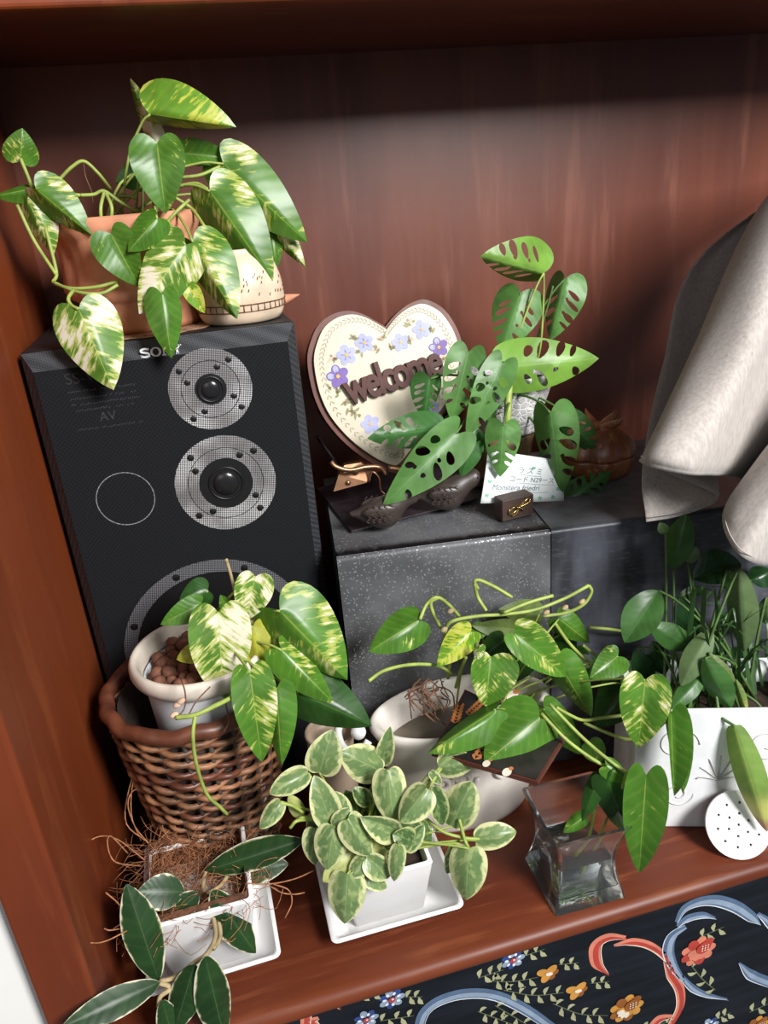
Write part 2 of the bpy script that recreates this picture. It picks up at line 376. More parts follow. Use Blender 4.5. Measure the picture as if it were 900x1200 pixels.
# ------------------------------------------------------------------ leaves
SHAPES = {
 'heart': [(0, 0, 0), (.20, -.09, .02), (.48, -.135, .05), (.76, -.085, .09), (.95, .05, .15), (1.0, .19, .24), (.96, .35, .37), (.81, .53, .53), (.58, .71, .69), (.31, .87, .84), (.10, .96, .94), (0, 1, 1)],
 'ovate': [(0, 0, 0), (.38, -.035, .03), (.72, .03, .09), (.93, .17, .2), (1, .35, .36), (.93, .55, .54), (.73, .73, .71), (.44, .88, .86), (.17, .965, .95), (0, 1, 1)],
 'lance': [(0, 0, 0), (.28, .04, .06), (.62, .15, .17), (.88, .31, .32), (1, .48, .48), (.92, .64, .64), (.69, .79, .79), (.38, .91, .91), (.14, .975, .97), (0, 1, 1)],
 'blade': [(0, 0, 0), (.5, .03, .05), (.85, .2, .2), (1, .42, .42), (.9, .65, .65), (.6, .83, .83), (.25, .95, .95), (0, 1, 1)],
}
WK = 1.10
def leaf_frame(B, T, w1, w2, fold, bend, rip, seed):
    ax = T - B; L = ax.length; a = ax / L; vv = ((B + T) / 2 - CAM).normalized()
    s = a.cross(vv); s = s.normalized() if s.length > 1e-4 else a.orthogonal().normalized()
    # choose s so that +s is the photo-side p = (-dy,dx)
    n = s.cross(a).normalized()
    if n.dot(vv) > 0: n = -n
    mp = m_per_px((B + T) / 2); w1 *= WK; w2 *= WK; W = max(w1, w2) * 1.05 * mp
    f1 = math.acos(min(1, w1 * mp / W)); f2 = math.acos(min(1, w2 * mp / W))
    rg = random.Random(seed); ph = rg.uniform(0, 6); k = rg.uniform(6, 10)
    def pos(lat, t):
        e = abs(lat); ang = f1 if lat > 0 else f2; sg = 1 if lat > 0 else -1
        p = B + a * (t * L) + s * (sg * e * W * math.cos(ang)) + n * (fold * e * W * math.sin(ang))
        tt = max(0, min(1, t))
        p += n * (bend * L * (4 * tt * (1 - tt)) + rip * W * e * e * math.sin(k * t + ph + (2 if lat > 0 else 0)) - .05 * W * e ** 3)
        return p
    return pos, W, L
def side_sign(B, T):
    return 1
def leaf(parent, mat, bx, by, tx, ty, w1, w2, yb, yt=None, shape='heart', bend=.07, fold=None, rip=.06, name='leaf', pts=None):
    """bx..ty photo pixels of leaf base and tip, w1/w2 half widths in pixels (w1: to the right-hand turn of base->tip)"""
    yt = yb if yt is None else yt
    B = py(bx, by, yb); T = py(tx, ty, yt); seed = int(bx * 7 + by * 13 + tx)
    if fold is None: fold = -1 if seed % 3 else .6
    # orientation of +s in the picture: a x v ; p=(-dy,dx)
    pos, Wd, L = leaf_frame(B, T, w2, w1, fold, bend, rip, seed) if SGN < 0 else leaf_frame(B, T, w1, w2, fold, bend, rip, seed)
    pr = cr(SHAPES[shape], 20); nl = 4; v = []; f = []; uv = []; fl = []
    asp = Wd / L
    for i, (ex, ey, mt) in enumerate(pr):
        for j in range(-nl, nl + 1):
            fr = abs(j) / nl; sg = 1 if j > 0 else -1
            lat = sg * ex * fr; t = mt + (ey - mt) * fr
            v.append(pos(lat, t)); uv.append((.5 + .5 * sg * fr, mt)); fl.append((lat * asp, t))
    r = 2 * nl + 1
    for i in range(len(pr) - 1):
        for j in range(r - 1): f.append((i * r + j, i * r + j + 1, (i + 1) * r + j + 1, (i + 1) * r + j))
    return mk(name, v, f, mat, parent, org=B, uvs={'UVMap': uv, 'flat': fl})
_B, _T = py(450, 500, .8), py(450, 600, .8)
_s = (_T - _B).normalized().cross((_B - CAM).normalized()); _q = (_B + _s * .01) - CAM
SGN = 1 if r_.dot(_s) < 0 else -1      # downward leaf: w1 is the picture-left half
HOLES = [(.50, .20, .17, .045), (.52, .37, .19, .055), (.47, .55, .17, .05), (.36, .71, .13, .042), (.26, .30, .05, .03), (.24, .50, .05, .03)]
def window_leaf(parent, mat, bx, by, tx, ty, w1, w2, yb, yt=None, bend=.06, fold=None, rip=.05, skip=()):
    yt = yb if yt is None else yt
    B = py(bx, by, yb); T = py(tx, ty, yt); seed = int(bx * 7 + by * 13 + tx); rg = random.Random(seed)
    if fold is None: fold = -1 if seed % 3 else .6
    pos, Wd, L = leaf_frame(B, T, w2, w1, fold, bend, rip, seed) if SGN < 0 else leaf_frame(B, T, w1, w2, fold, bend, rip, seed)
    asp = Wd / L
    half = cr(SHAPES['heart'], 26)
    outer = [(ex * asp, ey) for ex, ey, _ in half] + [(-ex * asp, ey) for ex, ey, _ in half[-2:0:-1]]
    holes = []
    for sg in (1, -1):
        for hi, (hx, ht, ln, wd) in enumerate(HOLES):
            if (hi, sg) in skip or rg.random() < .10: continue
            ht2 = ht + rg.uniform(-.02, .02) + (.02 if sg > 0 else 0); ln2 = ln * rg.uniform(.8, 1.2) * asp * 1.6; wd2 = wd * rg.uniform(.65, 1.1)
            ang = math.atan2(.62, 1.0); cx = hx * asp
            loop = []
            for q in range(12):
                th = 2 * PI * q / 12; lx = math.cos(th) * ln2; ly = math.sin(th) * wd2 * (1 + .25 * math.cos(th))
                loop.append((sg * (cx + lx * math.cos(ang) - ly * math.sin(ang)), ht2 + lx * math.sin(ang) + ly * math.cos(ang)))
            holes.append(loop)
    vs, fs = poly_fill(outer, holes, .085)
    v = [pos(x / asp, t) for x, t in vs]
    def hw(t):
        best = .05
        for (a0, b0, _), (a1, b1, _) in zip(half, half[1:]):
            if b0 <= t <= b1 and b1 > b0: best = max(best, a0 + (a1 - a0) * (t - b0) / (b1 - b0))
        return best
    uv = [(.5 + .5 * max(-1, min(1, x / asp / hw(t))), t) for x, t in vs]
    return mk('leaf', v, fs, mat, parent, org=B, uvs={'UVMap': uv, 'flat': vs})
def stem(parent, pts, r=.0018, mat='stem_green', name='stem', n=None, sides=6):
    """pts: (px, py, depth y)"""
    P = [py(*p) for p in pts]
    v, f = tube(P, r, n or max(8, 6 * len(P)), sides)
    return mk(name, v, f, mat, parent)
def petiole(parent, lf, to, r=.0013, mat='stem_green', lift=.02):
    a = ORG[lf]; b = Vector(to); m = (a + b) / 2 + Vector((0, 0, lift)) + (b - a) * .1
    v, f = tube([a, (a * 2 + m) / 3 + Vector((0, 0, lift * .3)), m, b], [r, r * 1.2], 12, 5); return mk('petiole', v, f, mat, parent)
def ribbon(pts, w, nrm, off=0.0):
    """flat tapered paint stroke along 3D points lying in a plane with normal nrm"""
    P = [Vector(p) + nrm * off for p in pts]; k = len(P); v = []; f = []
    for i in range(k):
        t = (P[min(i + 1, k - 1)] - P[max(i - 1, 0)]).normalized(); s = t.cross(nrm).normalized()
        u = i / (k - 1) * (len(w) - 1); j = min(int(u), len(w) - 2); ww = w[j] + (w[j + 1] - w[j]) * (u - j)
        v += [P[i] + s * ww, P[i] - s * ww]
    for i in range(k - 1): f.append((2 * i, 2 * i + 1, 2 * i + 3, 2 * i + 2))
    return v, f
def text_mesh(body, size, mat4, extrude=0, offset=0, bevel=0, spacing=1.0, shear=0):
    c = bpy.data.curves.new('t', 'FONT'); c.body = body; c.size = size; c.extrude = extrude; c.offset = offset; c.bevel_depth = bevel; c.space_character = spacing; c.shear = shear
    o = bpy.data.objects.new('t', c); COL.objects.link(o); bpy.context.view_layer.update()
    me = bpy.data.meshes.new_from_object(o.evaluated_get(bpy.context.evaluated_depsgraph_get()))
    v = [mat4 @ x.co for x in me.vertices]; f = [tuple(p.vertices) for p in me.polygons]
    bpy.data.objects.remove(o); bpy.data.curves.remove(c); bpy.data.meshes.remove(me); return v, f
def basis(o, x, y, z): return Matrix(((x.x, y.x, z.x, o.x), (x.y, y.y, z.y, o.y), (x.z, y.z, z.z, o.z), (0, 0, 0, 1)))
# ================================================================== SETTING
XL, YF, YB, ZT = -.178, .49, 1.065, .868
struct(mk('wall_back', *box(XL - .05, 1.5, YB, YB + .02, -.03, 1.25), 'wood_back', smooth=False))
wl = struct(mk('wall_left', *box(XL - .04, XL, YF + .012, YB, -.5, 1.25, .002), 'wood_side', smooth=False))
mk('stile', *box(XL - .043, XL + .0015, YF - .004, YF + .036, -.5, 1.25, .004, 3), 'wood_side', wl, smooth=False)
# shelf board with rounded nose
prof = [(YB, 0), (YF + .012, 0)] + [(YF + .012 - .012 * math.sin(a), -.011 + .011 * math.cos(a)) for a in [PI * i / 10 for i in range(1, 11)]] + [(YB, -.022)]
v = [Vector((x, y, z)) for x in (XL, 1.5) for (y, z) in prof]; n = len(prof)
f = [tuple(range(n)), tuple(range(2 * n - 1, n - 1, -1))] + [(i, i + n, (i + 1) % n + n, (i + 1) % n) for i in range(n)]
fl_ = struct(mk('floor', v, f, 'wood_shelf', sharp=40))
ce = struct(mk('ceiling', *box(XL, 1.5, .80, YB, ZT, ZT + .03, .002), 'wood_top', smooth=False))
struct(mk('trim_1', *box(XL, 1.5, .785, .80, ZT - .002, ZT + .036, .004, 3), 'wood_side', smooth=False))
struct(mk('wall_outside', *box(-1.4, XL - .045, .500, .53, -.7, 1.25), 'wall_white', smooth=False))
# ================================================================== SPEAKER
SX0, SX1, SY, SZ = -.1725, .1015, .810, .5855
sp = thing('loudspeaker', 'black three-way loudspeaker with mesh grille beside left cabinet wall', 'loudspeaker', ((SX0 + SX1) / 2, .92, 0))
mk('cabinet', *box(SX0, SX1, SY, 1.045, 0, SZ, .003), 'speaker_vinyl', sp, smooth=False)
gi = .011; GY = SY - .012
v = [Vector(p) for p in ((SX0 + .001, SY + .001, .004), (SX1 - .001, SY + .001, .004), (SX1 - .001, SY + .001, SZ - .001), (SX0 + .001, SY + .001, SZ - .001),
     (SX0 + gi, GY, .004 + gi), (SX1 - gi, GY, .004 + gi), (SX1 - gi, GY, SZ - .018), (SX0 + gi, GY, SZ - .018))]
mk('grille_frame', v, [(0, 1, 5, 4), (1, 2, 6, 5), (2, 3, 7, 6), (3, 0, 4, 7)], 'grille_edge', sp, smooth=False)
mk('grille_cloth', *box(SX0 + gi, SX1 - gi, GY - .0006, GY + .004, .004 + gi, SZ - .018), 'grille_cloth', sp, smooth=False)
GN = Vector((0, -1, 0))
def ring(c, r0, r1, y0, h, seg=56):
    """annulus facing -y with thickness h"""
    v = []; f = []
    for s in range(seg):
        a = 2 * PI * s / seg; ca, sa = math.cos(a), math.sin(a)
        for r, yy in ((r0, y0), (r0, y0 - h), (r1, y0 - h), (r1, y0)): v.append(Vector((c[0] + ca * r, yy, c[1] + sa * r)))
    for s in range(seg):
        t = (s + 1) % seg
        for q in range(3): f.append((s * 4 + q, t * 4 + q, t * 4 + q + 1, s * 4 + q + 1))
    return v, f
def dome(c, r, y0, h, seg=32, rings=7):
    v = []; f = []
    for i in range(rings):
        q = i / (rings - 1); rr = r * math.cos(q * PI / 2); yy = y0 - h * math.sin(q * PI / 2)
        for s in range(seg): a = 2 * PI * s / seg; v.append(Vector((c[0] + math.cos(a) * rr, yy, c[1] + math.sin(a) * rr)))
    for i in range(rings - 1):
        for s in range(seg): f.append((i * seg + s, i * seg + (s + 1) % seg, (i + 1) * seg + (s + 1) % seg, (i + 1) * seg + s))
    return v, f
def driver(px, py_, rp, name, r_out, r_mid, r_in, r_dome, matr, screws, inner_screws, rot):
    c3 = py(px, py_, GY); c = (c3.x, c3.z)
    d = mk(name, *ring(c, r_mid, r_out, GY, .0014), matr, sp, sharp=30)
    if r_in < r_mid: mk('inner_ring', *ring(c, r_in, r_mid - .0008, GY, .0010), matr, d, sharp=30)
    mk('cone', *ring(c, .0005, r_in if r_in < r_mid else r_mid, GY, .0008), 'black_rubber', d, sharp=30)
    if r_dome: mk('dome', *dome(c, r_dome, GY - .0006, r_dome * (.35 if r_dome < .02 else .06)), 'black_dome', d); mk('surround', *tube([Vector((c[0] + math.cos(a) * r_dome * 1.3, GY - .0012, c[1] + math.sin(a) * r_dome * 1.3)) for a in [2 * PI * i / 40 for i in range(40)]], .0012, None, 6, True), 'black_rubber', d)
    for k, (cnt, rr, sr) in enumerate((screws, inner_screws)):
        for i in range(cnt):
            a = rot + 2 * PI * i / cnt + k * .25
            mk('screw', *dome((c[0] + math.cos(a) * rr, c[1] + math.sin(a) * rr), sr, GY - .0013, .0006, 12, 3), 'black_rubber', d)
driver(247, 456, 0, 'tweeter', .043, .0305, .0165, .010, 'mesh_metal', (4, .0365, .0037), (4, .0245, .0033), .9)
driver(265, 566, 0, 'midrange', .0545, .041, .029, .014, 'mesh_metal', (4, .0475, .0042), (4, .0355, .0038), .75)
driver(258, 752, 0, 'woofer', .108, .093, .093, .03, 'mesh_dark', (8, .100, .0048), (0, 0, 0), .35)
c3 = py(147.5, 584.5, GY)
mk('port_ring', *ring((c3.x, c3.z), .0292, .0301, GY, .0008), 'print_ring', sp, sharp=30)
# SONY logo: slab letters
def logo():
    o = py(165.5, 419.5, GY - .0008); X = Vector((1, 0, 0)); Z = Vector((0, 0, 1)); h = .0088; w = .0092; gap = .0013
    def L(pts, wd, mb, ox): mb.add(ribbon([o + X * (ox + a * w) + Z * (b * h) for a, b in pts], wd, GN, .0002))
    th = .00105; tn = .0006
    for i, ch in enumerate('SONY'):
        mb = MB(); ox = i * (w + gap)
        if ch == 'S':
            L(cr([(.92, .72), (.8, .90), (.5, .96), (.15, .86), (.12, .66), (.45, .54), (.85, .40), (.88, .14), (.5, .04), (.18, .1), (.06, .28)], 30), [tn, th, th, th, tn], mb, ox); L([(.92, .98), (.92, .70)], [tn, tn], mb, ox); L([(.06, .02), (.06, .30)], [tn, tn], mb, ox)
        if ch == 'O': L([(.5 + .46 * math.sin(a), .5 + .46 * math.cos(a)) for a in [2 * PI * j / 36 for j in range(37)]], [tn, th * 1.2, tn, th * 1.2, tn], mb, ox)
        if ch == 'N':
            L([(.2, 0), (.2, 1)], [tn, tn], mb, ox); L([(.85, 0), (.85, 1)], [tn, tn], mb, ox); L([(.2, 1), (.85, 0)], [th, th], mb, ox)
            for a, b in ((.0, .05), (.7, .95)): L([(a, b), (a + .36, b)], [tn, tn], mb, ox)
        if ch == 'Y':
            L([(.14, 1), (.5, .48)], [th, th], mb, ox); L([(.88, 1), (.5, .48)], [tn, tn], mb, ox); L([(.5, .5), (.5, 0)], [th, th], mb, ox)
            for a, b in ((.0, .95), (.68, .95), (.32, .05)): L([(a, b), (a + .34, b)], [tn, tn], mb, ox)
        mb.mk('logo_letter', 'logo_white', sp, smooth=False)
logo()
mb = MB(); rg = random.Random(3)
for (u0, v0, u1, hh) in ((80, 460, 152, 1.6), (82, 468, 156, 1.6), (84, 475, 158, 1.6), (86, 482, 154, 1.6), (91, 504, 165, 1.4)):
    a = py(u0, v0, GY); x = a.x; xe = a.x + (u1 - u0) * .00088
    while x < xe:
        w = rg.uniform(.0012, .0030); hz = .0022
        if rg.random() < .86: mb.add(ribbon(cr([Vector((x, GY - .0009, a.z - hz / 2)), Vector((x + w * .3, GY - .0009, a.z + hz * rg.uniform(-.5, .5))), Vector((x + w * .6, GY - .0009, a.z + hz * rg.uniform(-.5, .5))), Vector((x + w, GY - .0009, a.z + hz * rg.uniform(-.3, .5)))], 7), [.00025, .0004, .00025], GN, 0))
        x += w + .0006
o = py(120, 493, GY); mb.add(text_mesh('AV', .013, basis(Vector((o.x - .002, GY - .0009, o.z)), Vector((1, 0, 0)), Vector((0, 0, 1)), GN)))
o = py(77, 451, GY); mb2 = MB(); mb2.add(text_mesh('SS-V', .016, basis(Vector((o.x, GY - .0009, o.z)), Vector((1, 0, 0)), Vector((0, 0, 1)), GN)))
mb.mk('printed_text', 'print_grey', sp, smooth=False); mb2.mk('printed_heading', 'print_faint', sp, smooth=False)
# ================================================================== RISER WITH CLOTHS
RA = math.radians(-7); RO = Vector((.109, .752, 0)); RH = .33
rx = Vector((math.cos(RA), math.sin(RA), 0)); ryv = Vector((-math.sin(RA), math.cos(RA), 0))
rs = thing('draped_stand', 'low stand covered with dark grey glittery cloth, plaque and birds on top', 'stand', RO + rx * .3 + ryv * .13)
def rpt(a, b, z): return RO + rx * a + ryv * b + Vector((0, 0, z))
def drape(a0, a1, off, wav, zlo, amp, seed, na=40, nz=20, nt=12):
    rows = []; rg = random.Random(seed); p1, p2 = rg.uniform(0, 6), rg.uniform(0, 6)
    for i in range(na + 1):
        a = a0 + (a1 - a0) * i / na; row = []
        for k in range(nt + 1): row.append(rpt(a, .262 * (1 - k / nt) + .004, RH + off))
        for k in range(5): th = k / 4 * PI / 2; row.append(rpt(a, .006 - .006 * math.sin(th) - off, RH + off - .006 + .006 * math.cos(th)))
        for k in range(1, nz + 1):
            q = k / nz; fo = amp * q * (math.sin(a * wav + p1) + .6 * math.sin(a * wav * 2.3 + p2 + q * 2))
            row.append(rpt(a, -off - .003 * q - abs(amp) * q * 1.2 + fo, (RH - .006) * (1 - q) + zlo))
        rows.append(row)
    m = len(rows[0]); v = [p for r in rows for p in r]
    return v, [(i * m + j, (i + 1) * m + j, (i + 1) * m + j + 1, i * m + j + 1) for i in range(na) for j in range(m - 1)]
v0, f0 = box(0, .62, .004, .27, 0, RH - .002, .004); mk('stand_box', [rpt(*p) for p in v0], f0, 'speaker_vinyl', rs, smooth=False)
o = mk('glitter_cloth', *drape(.0, .262, .001, 24, .004, .004, 1), 'glitter_cloth', rs)
v = []; f = []
for i in range(13):
    b = .262 * i / 12
    for k in range(15): q = k / 14; v.append(rpt(-.001 - .004 * q + .003 * q * math.sin(b * 50), b - .002, (RH + .001) * (1 - q) + .004))
f = [(i * 15 + j, (i + 1) * 15 + j, (i + 1) * 15 + j + 1, i * 15 + j + 1) for i in range(12) for j in range(14)]
mk('cloth_side', v, f, 'glitter_cloth', rs)
mk('satin_cloth', *drape(.248, .62, .003, 38, .004, .007, 5), 'satin_cloth', rs)
# leather mat
zz = RH + .0036
q = [pz(372, 574, zz), pz(412, 624, zz), pz(560, 586, zz), pz(520, 535, zz)]
q = [q[0] * (1 - t) + q[1] * t for t in (0, .25, .5, .75)] + [q[1] * (1 - t) + q[2] * t for t in (0, .25, .5, .75)] + [q[2] * (1 - t) + q[3] * t for t in (0, .5)] + [q[3] * (1 - t) + q[0] * t for t in (0, .5)]
mat_ = tag(mk('leather_mat', *extrude_poly(q, Vector((0, 0, .0025))), 'leather_mat', smooth=False), 'dark purple-brown leather mat lying under the plaque and birds', 'mat')
s0 = pz(508, 574, zz + .0027); mb = MB()
pts = [s0 + Vector((i * .0011, .0006 * i * 0, 0)) + Vector((0, .0016 * math.sin(i * 2.1) + .0006 * math.sin(i * 5), 0)) for i in range(18)]
mb.add(ribbon(cr(pts, 60), [.0003, .0005, .0003], Vector((0, 0, 1)), .0002)); mb.mk('gold_signature', 'gold', mat_, smooth=False)
# ================================================================== HEART PLAQUE
HP = py(467, 548, .885); lean = math.radians(14)
HN = Vector((0, -math.cos(lean), math.sin(lean))); HX = Vector((1, 0, 0)); HU = HN.cross(HX); HU = HU if HU.z > 0 else -HU
hp = lambda u, v, off=0: pplane(u, v, HP, HN) + HN * off
cream = [(453, 386), (443, 380), (427, 371.5), (411, 368.5), (394, 373), (380, 384), (372, 401), (368, 419), (370, 440), (376, 464), (387, 487), (404, 508), (422, 524), (443, 538), (460, 545), (468, 543), (481, 527), (502, 499), (523, 471), (534, 445), (538, 422), (537, 405), (531, 387), (520, 370), (509, 361), (495, 356), (481, 360), (469, 368), (460, 377)]
c2 = cr(cream + [cream[0]], 90)[:-1]
hc = py(452, 455, .9); hpl = thing('welcome_plaque', 'heart-shaped wooden plaque with painted pansies and raised brown lettering', 'plaque', pplane(467, 556, HP, HN))
c3d = [hp(u, v) for u, v in c2]; ctr = sum(c3d, Vector()) / len(c3d)
outer = [ctr + (p - ctr) * 1.08 - HN * .006 for p in c3d]
bm = bmesh.new(); vs = [bm.verts.new(p) for p in outer]; fa = bm.faces.new(vs); ex = bmesh.ops.extrude_face_region(bm, geom=[fa])
for e in ex['geom']:
    if isinstance(e, bmesh.types.BMVert): e.co -= HN * .022
bmesh.ops.recalc_face_normals(bm, faces=bm.faces[:])
mk('back_board', *from_bm(bm), 'wood_plaque', hpl, sharp=40)
bm = bmesh.new(); vs = [bm.verts.new(p) for p in c3d]; fa = bm.faces.new(vs); ex = bmesh.ops.extrude_face_region(bm, geom=[fa])
for e in ex['geom']:
    if isinstance(e, bmesh.types.BMVert): e.co -= HN * .006
bmesh.ops.recalc_face_normals(bm, faces=bm.faces[:])
mk('cream_face', *from_bm(bm), 'cream_paint', hpl, sharp=40)
def hstroke(mb, a, b, w, mi, off=.0004):
    A, B = hp(*a), hp(*b); mb.add(ribbon([A + (B - A) * t for t in (0, .25, .5, .75, 1)], [w * .2, w, w * 1.1, w * .8, w * .1], HN, off), mi)
# wreath border
mb = MB(); inn = [ctr + (p - ctr) * .90 for p in c3d]
for i in range(0, len(inn), 1):
    p = inn[i]; t = (inn[(i + 1) % len(inn)] - inn[i - 1]).normalized(); s = t.cross(HN)
    for sg in (1, -1): mb.add(ribbon([p, p + t * .003 + s * sg * .0022, p + t * .0055 + s * sg * .0028], [.0002, .0008, .0001], HN, .0004))
mb.mk('painted_wreath', 'paint_wreath', hpl, smooth=False)
rg = random.Random(11)
def disc2(c, r, nrm, off, seg=10, sx=1, ax=None):
    t = (ax or nrm.orthogonal()).normalized(); s = nrm.cross(t)
    return [c + nrm * off + t * math.cos(2 * PI * i / seg) * r * sx + s * math.sin(2 * PI * i / seg) * r for i in range(seg)], [tuple(range(seg))]
for (u, v, r, ml, md) in ((406, 416, 9, 'paint_lilac', 'paint_violet'), (427, 402, 8.5, 'paint_lilac', 'paint_violet'), (396, 441, 10, 'paint_violet', 'paint_violet'), (469, 401, 8, 'paint_lilac', 'paint_lilac'), (494, 386, 8.5, 'paint_lilac', 'paint_lilac'), (514, 407, 9, 'paint_violet', 'paint_violet'), (434, 497, 8.5, 'paint_lilac', 'paint_lilac'), (508, 478, 6, 'paint_lilac', 'paint_violet')):
    mb = MB(); c = hp(u, v); r3 = r * .00122
    for k in range(5):
        a = PI / 2 + k * 2 * PI / 5 + .2; d = HX * math.cos(a) + HU * math.sin(a)
        mb.add(disc2(c + d * r3 * .62, r3 * .48, HN, .0005 + k * .00005, 12, 1.25, d), 0 if k in (0, 1, 4) else (0 if ml == md else 0))
        if ml == 'paint_violet' and k in (0, 1): mb.add(disc2(c + d * r3 * .75, r3 * .3, HN, .0008, 10, 1.2, d), 3)
        mb.add(ribbon([c + d * r3 * .1, c + d * r3 * .6], [.0001, .0005], HN, .0010), 1)
    mb.add(disc2(c, r3 * .2, HN, .0012, 8), 2)
    mb.mk('painted_pansy', [ml, md, 'paint_yellow', 'paint_lilac'], hpl, smooth=False)
for (u, v) in ((415, 395), (442, 406), (388, 452), (390, 420), (404, 470), (418, 484), (480, 380), (505, 388), (458, 408), (520, 420), (480, 398), (422, 412), (410, 480), (395, 460), (448, 398), (508, 462), (470, 530), (516, 455)):
    mb = MB()
    for k in range(5):
        a = rg.uniform(0, 2 * PI); l = rg.uniform(5, 9); hstroke(mb, (u + rg.uniform(-3, 3), v + rg.uniform(-3, 3)), (u + l * math.cos(a), v + l * math.sin(a)), .0015, 0 if rg.random() < .8 else 1)
    mb.mk('painted_sprig', ['paint_sage', 'paint_pink'], hpl, smooth=False)
A, B = hp(409, 474), hp(519, 437); X = (B - A).normalized(); U = HN.cross(X); U = U if U.z > 0 else -U
tl = text_mesh('welcome', 1.0, Matrix.Identity(4), spacing=.86); wd = max(p.x for p in tl[0]); scl = (B - A).length / wd
for (ch, x0) in zip('welcome', (0, .125, .245, .30, .405, .535, .83)): pass
v, f = text_mesh('welcome', scl * 1.0, basis(A + HN * .004, X, U * 1.38, HN), extrude=.0032, offset=.0009, bevel=.0004, spacing=.86)
mk('lettering', v, f, 'wood_letters', hpl, smooth=False)
# copper easel under the heart
eb = pz(418, 575, RH + .006); es = thing('plaque_easel', 'small copper display easel holding up the heart plaque', 'easel', eb)
def ptz(u, v, y): return py(u, v, y)
pl = [ptz(391, 576, .875), ptz(432, 565, .87), ptz(436, 552, .875), ptz(424, 542, .885), ptz(404, 545, .885), ptz(397, 556, .88)]
mk('plate', *extrude_poly(pl, Vector((0, .006, .001))), 'copper', es, smooth=False)
mk('hook', *tube([ptz(388, 541, .872), ptz(394, 547, .868), ptz(410, 551, .866), ptz(430, 547, .868), ptz(446, 548, .868), ptz(452, 556, .87)], .003, 24, 8), 'copper', es)
mk('arm', *tube([ptz(432, 565, .868), ptz(436, 553, .868), ptz(444, 560, .866), ptz(446, 574, .864), ptz(452, 580, .862)], .0015, 20, 6), 'copper', es)
mk('back_leg', *tube([ptz(372, 512, .96), ptz(380, 524, .94), ptz(390, 538, .91), ptz(400, 556, .885)], .0025, 16, 8), 'black_dome', es)
for (u, v) in ((402, 551), (418, 553), (408, 566)): mk('bolt', *dome((py(u, v, .873).x, py(u, v, .873).z), .0035, .873, .002, 12, 4), 'copper', es)
mk('front_leg', *tube([ptz(455, 548, .868), ptz(470, 551, .868), ptz(474, 563, .868), ptz(462, 574, .866)], .003, 16, 8), 'copper', es)
# ================================================================== BIRDS, CARD, BOX, GOURD
def bird(label, tail, beak, y, up):
    T = py(*tail, y + .006); K = py(*beak, y - .004); base_z = RH + .0063
    d = Vector((K.x - T.x, K.y - T.y, 0)); L = d.length; d.normalize(); s = Vector((-d.y, d.x, 0)); o = Vector((T.x, T.y, base_z))
    t = thing('bird_figurine', label, 'figurine', o + d * L * .5, 'carved birds on the stand')
    st = [(0, .018, .003, .002), (.08, .0175, .006, .0035), (.2, .0165, .010, .008), (.34, .016, .014, .0135), (.48, .0165, .0155, .0155), (.6, .019, .0145, .0155), (.7, .0235, .012, .0125), (.78, .0275, .0105, .0098), (.85, .029, .0098, .0088), (.91, .0282, .0075, .0065), (.95, .0272, .0035, .0030), (1.0, .0258, .0006, .0006)]
    st = cr(st, 30); v = []; f = []; sg = 16
    for (q, h, rw, rh) in st:
        c = o + d * q * L + Vector((0, 0, h * up))
        for i in range(sg):
            a = 2 * PI * i / sg; v.append(c + s * math.cos(a) * rw + Vector((0, 0, 1)) * math.sin(a) * rh * up)
    for i in range(len(st) - 1):
        for j in range(sg): f.append((i * sg + j, i * sg + (j + 1) % sg, (i + 1) * sg + (j + 1) % sg, (i + 1) * sg + j))
    f.append(tuple(range(sg))[::-1]); f.append(tuple((len(st) - 1) * sg + j for j in range(sg)))
    b = mk('body', v, f, 'wood_carved', t)
    for side in (-1, 1):
        w = mk('wing', *dome_ellipsoid(o + d * L * .40 + s * side * .0125 + Vector((0, 0, .021 * up)), d * L * .23, s * side * .0045, Vector((0, 0, .0085))), 'wood_carved', t)
        mb = MB()
        for r in range(4):
            for c in range(5):
                p = o + d * L * (.24 + .075 * c + .03 * (r % 2)) + s * side * (.0172 - .0012 * abs(c - 2)) + Vector((0, 0, (.0135 + .0042 * r) * up))
                mb.add(tube([p + Vector((0, 0, .0025)), p - d * .0030, p - Vector((0, 0, .0025))], .0006, 6, 4))
        mb.mk('feather_carving', 'wood_box', w)
        e = o + d * L * .865 + s * side * .0092 + Vector((0, 0, .0315 * up)); mk('eye', *dome_ellipsoid(e, d * .0012, s * side * .001, Vector((0, 0, .0012))), 'black_dome', t)
    return t
def dome_ellipsoid(c, a, b, cc, n=10, m=14):
    v = []; f = []
    for i in range(n + 1):
        th = PI * i / n
        for j in range(m): ph = 2 * PI * j / m; v.append(Vector(c) + a * math.cos(th) + b * math.sin(th) * math.cos(ph) + cc * math.sin(th) * math.sin(ph))
    for i in range(n):
        for j in range(m): f.append((i * m + j, i * m + (j + 1) % m, (i + 1) * m + (j + 1) % m, (i + 1) * m + j))
    return v, f
bird('dark carved wooden bird at the stand corner nearer the speaker', (411, 614), (496, 602), .795, 1.32)
bird('dark carved wooden bird beside the little box with the gold bow', (487, 604), (570, 588), .815, 1.32)
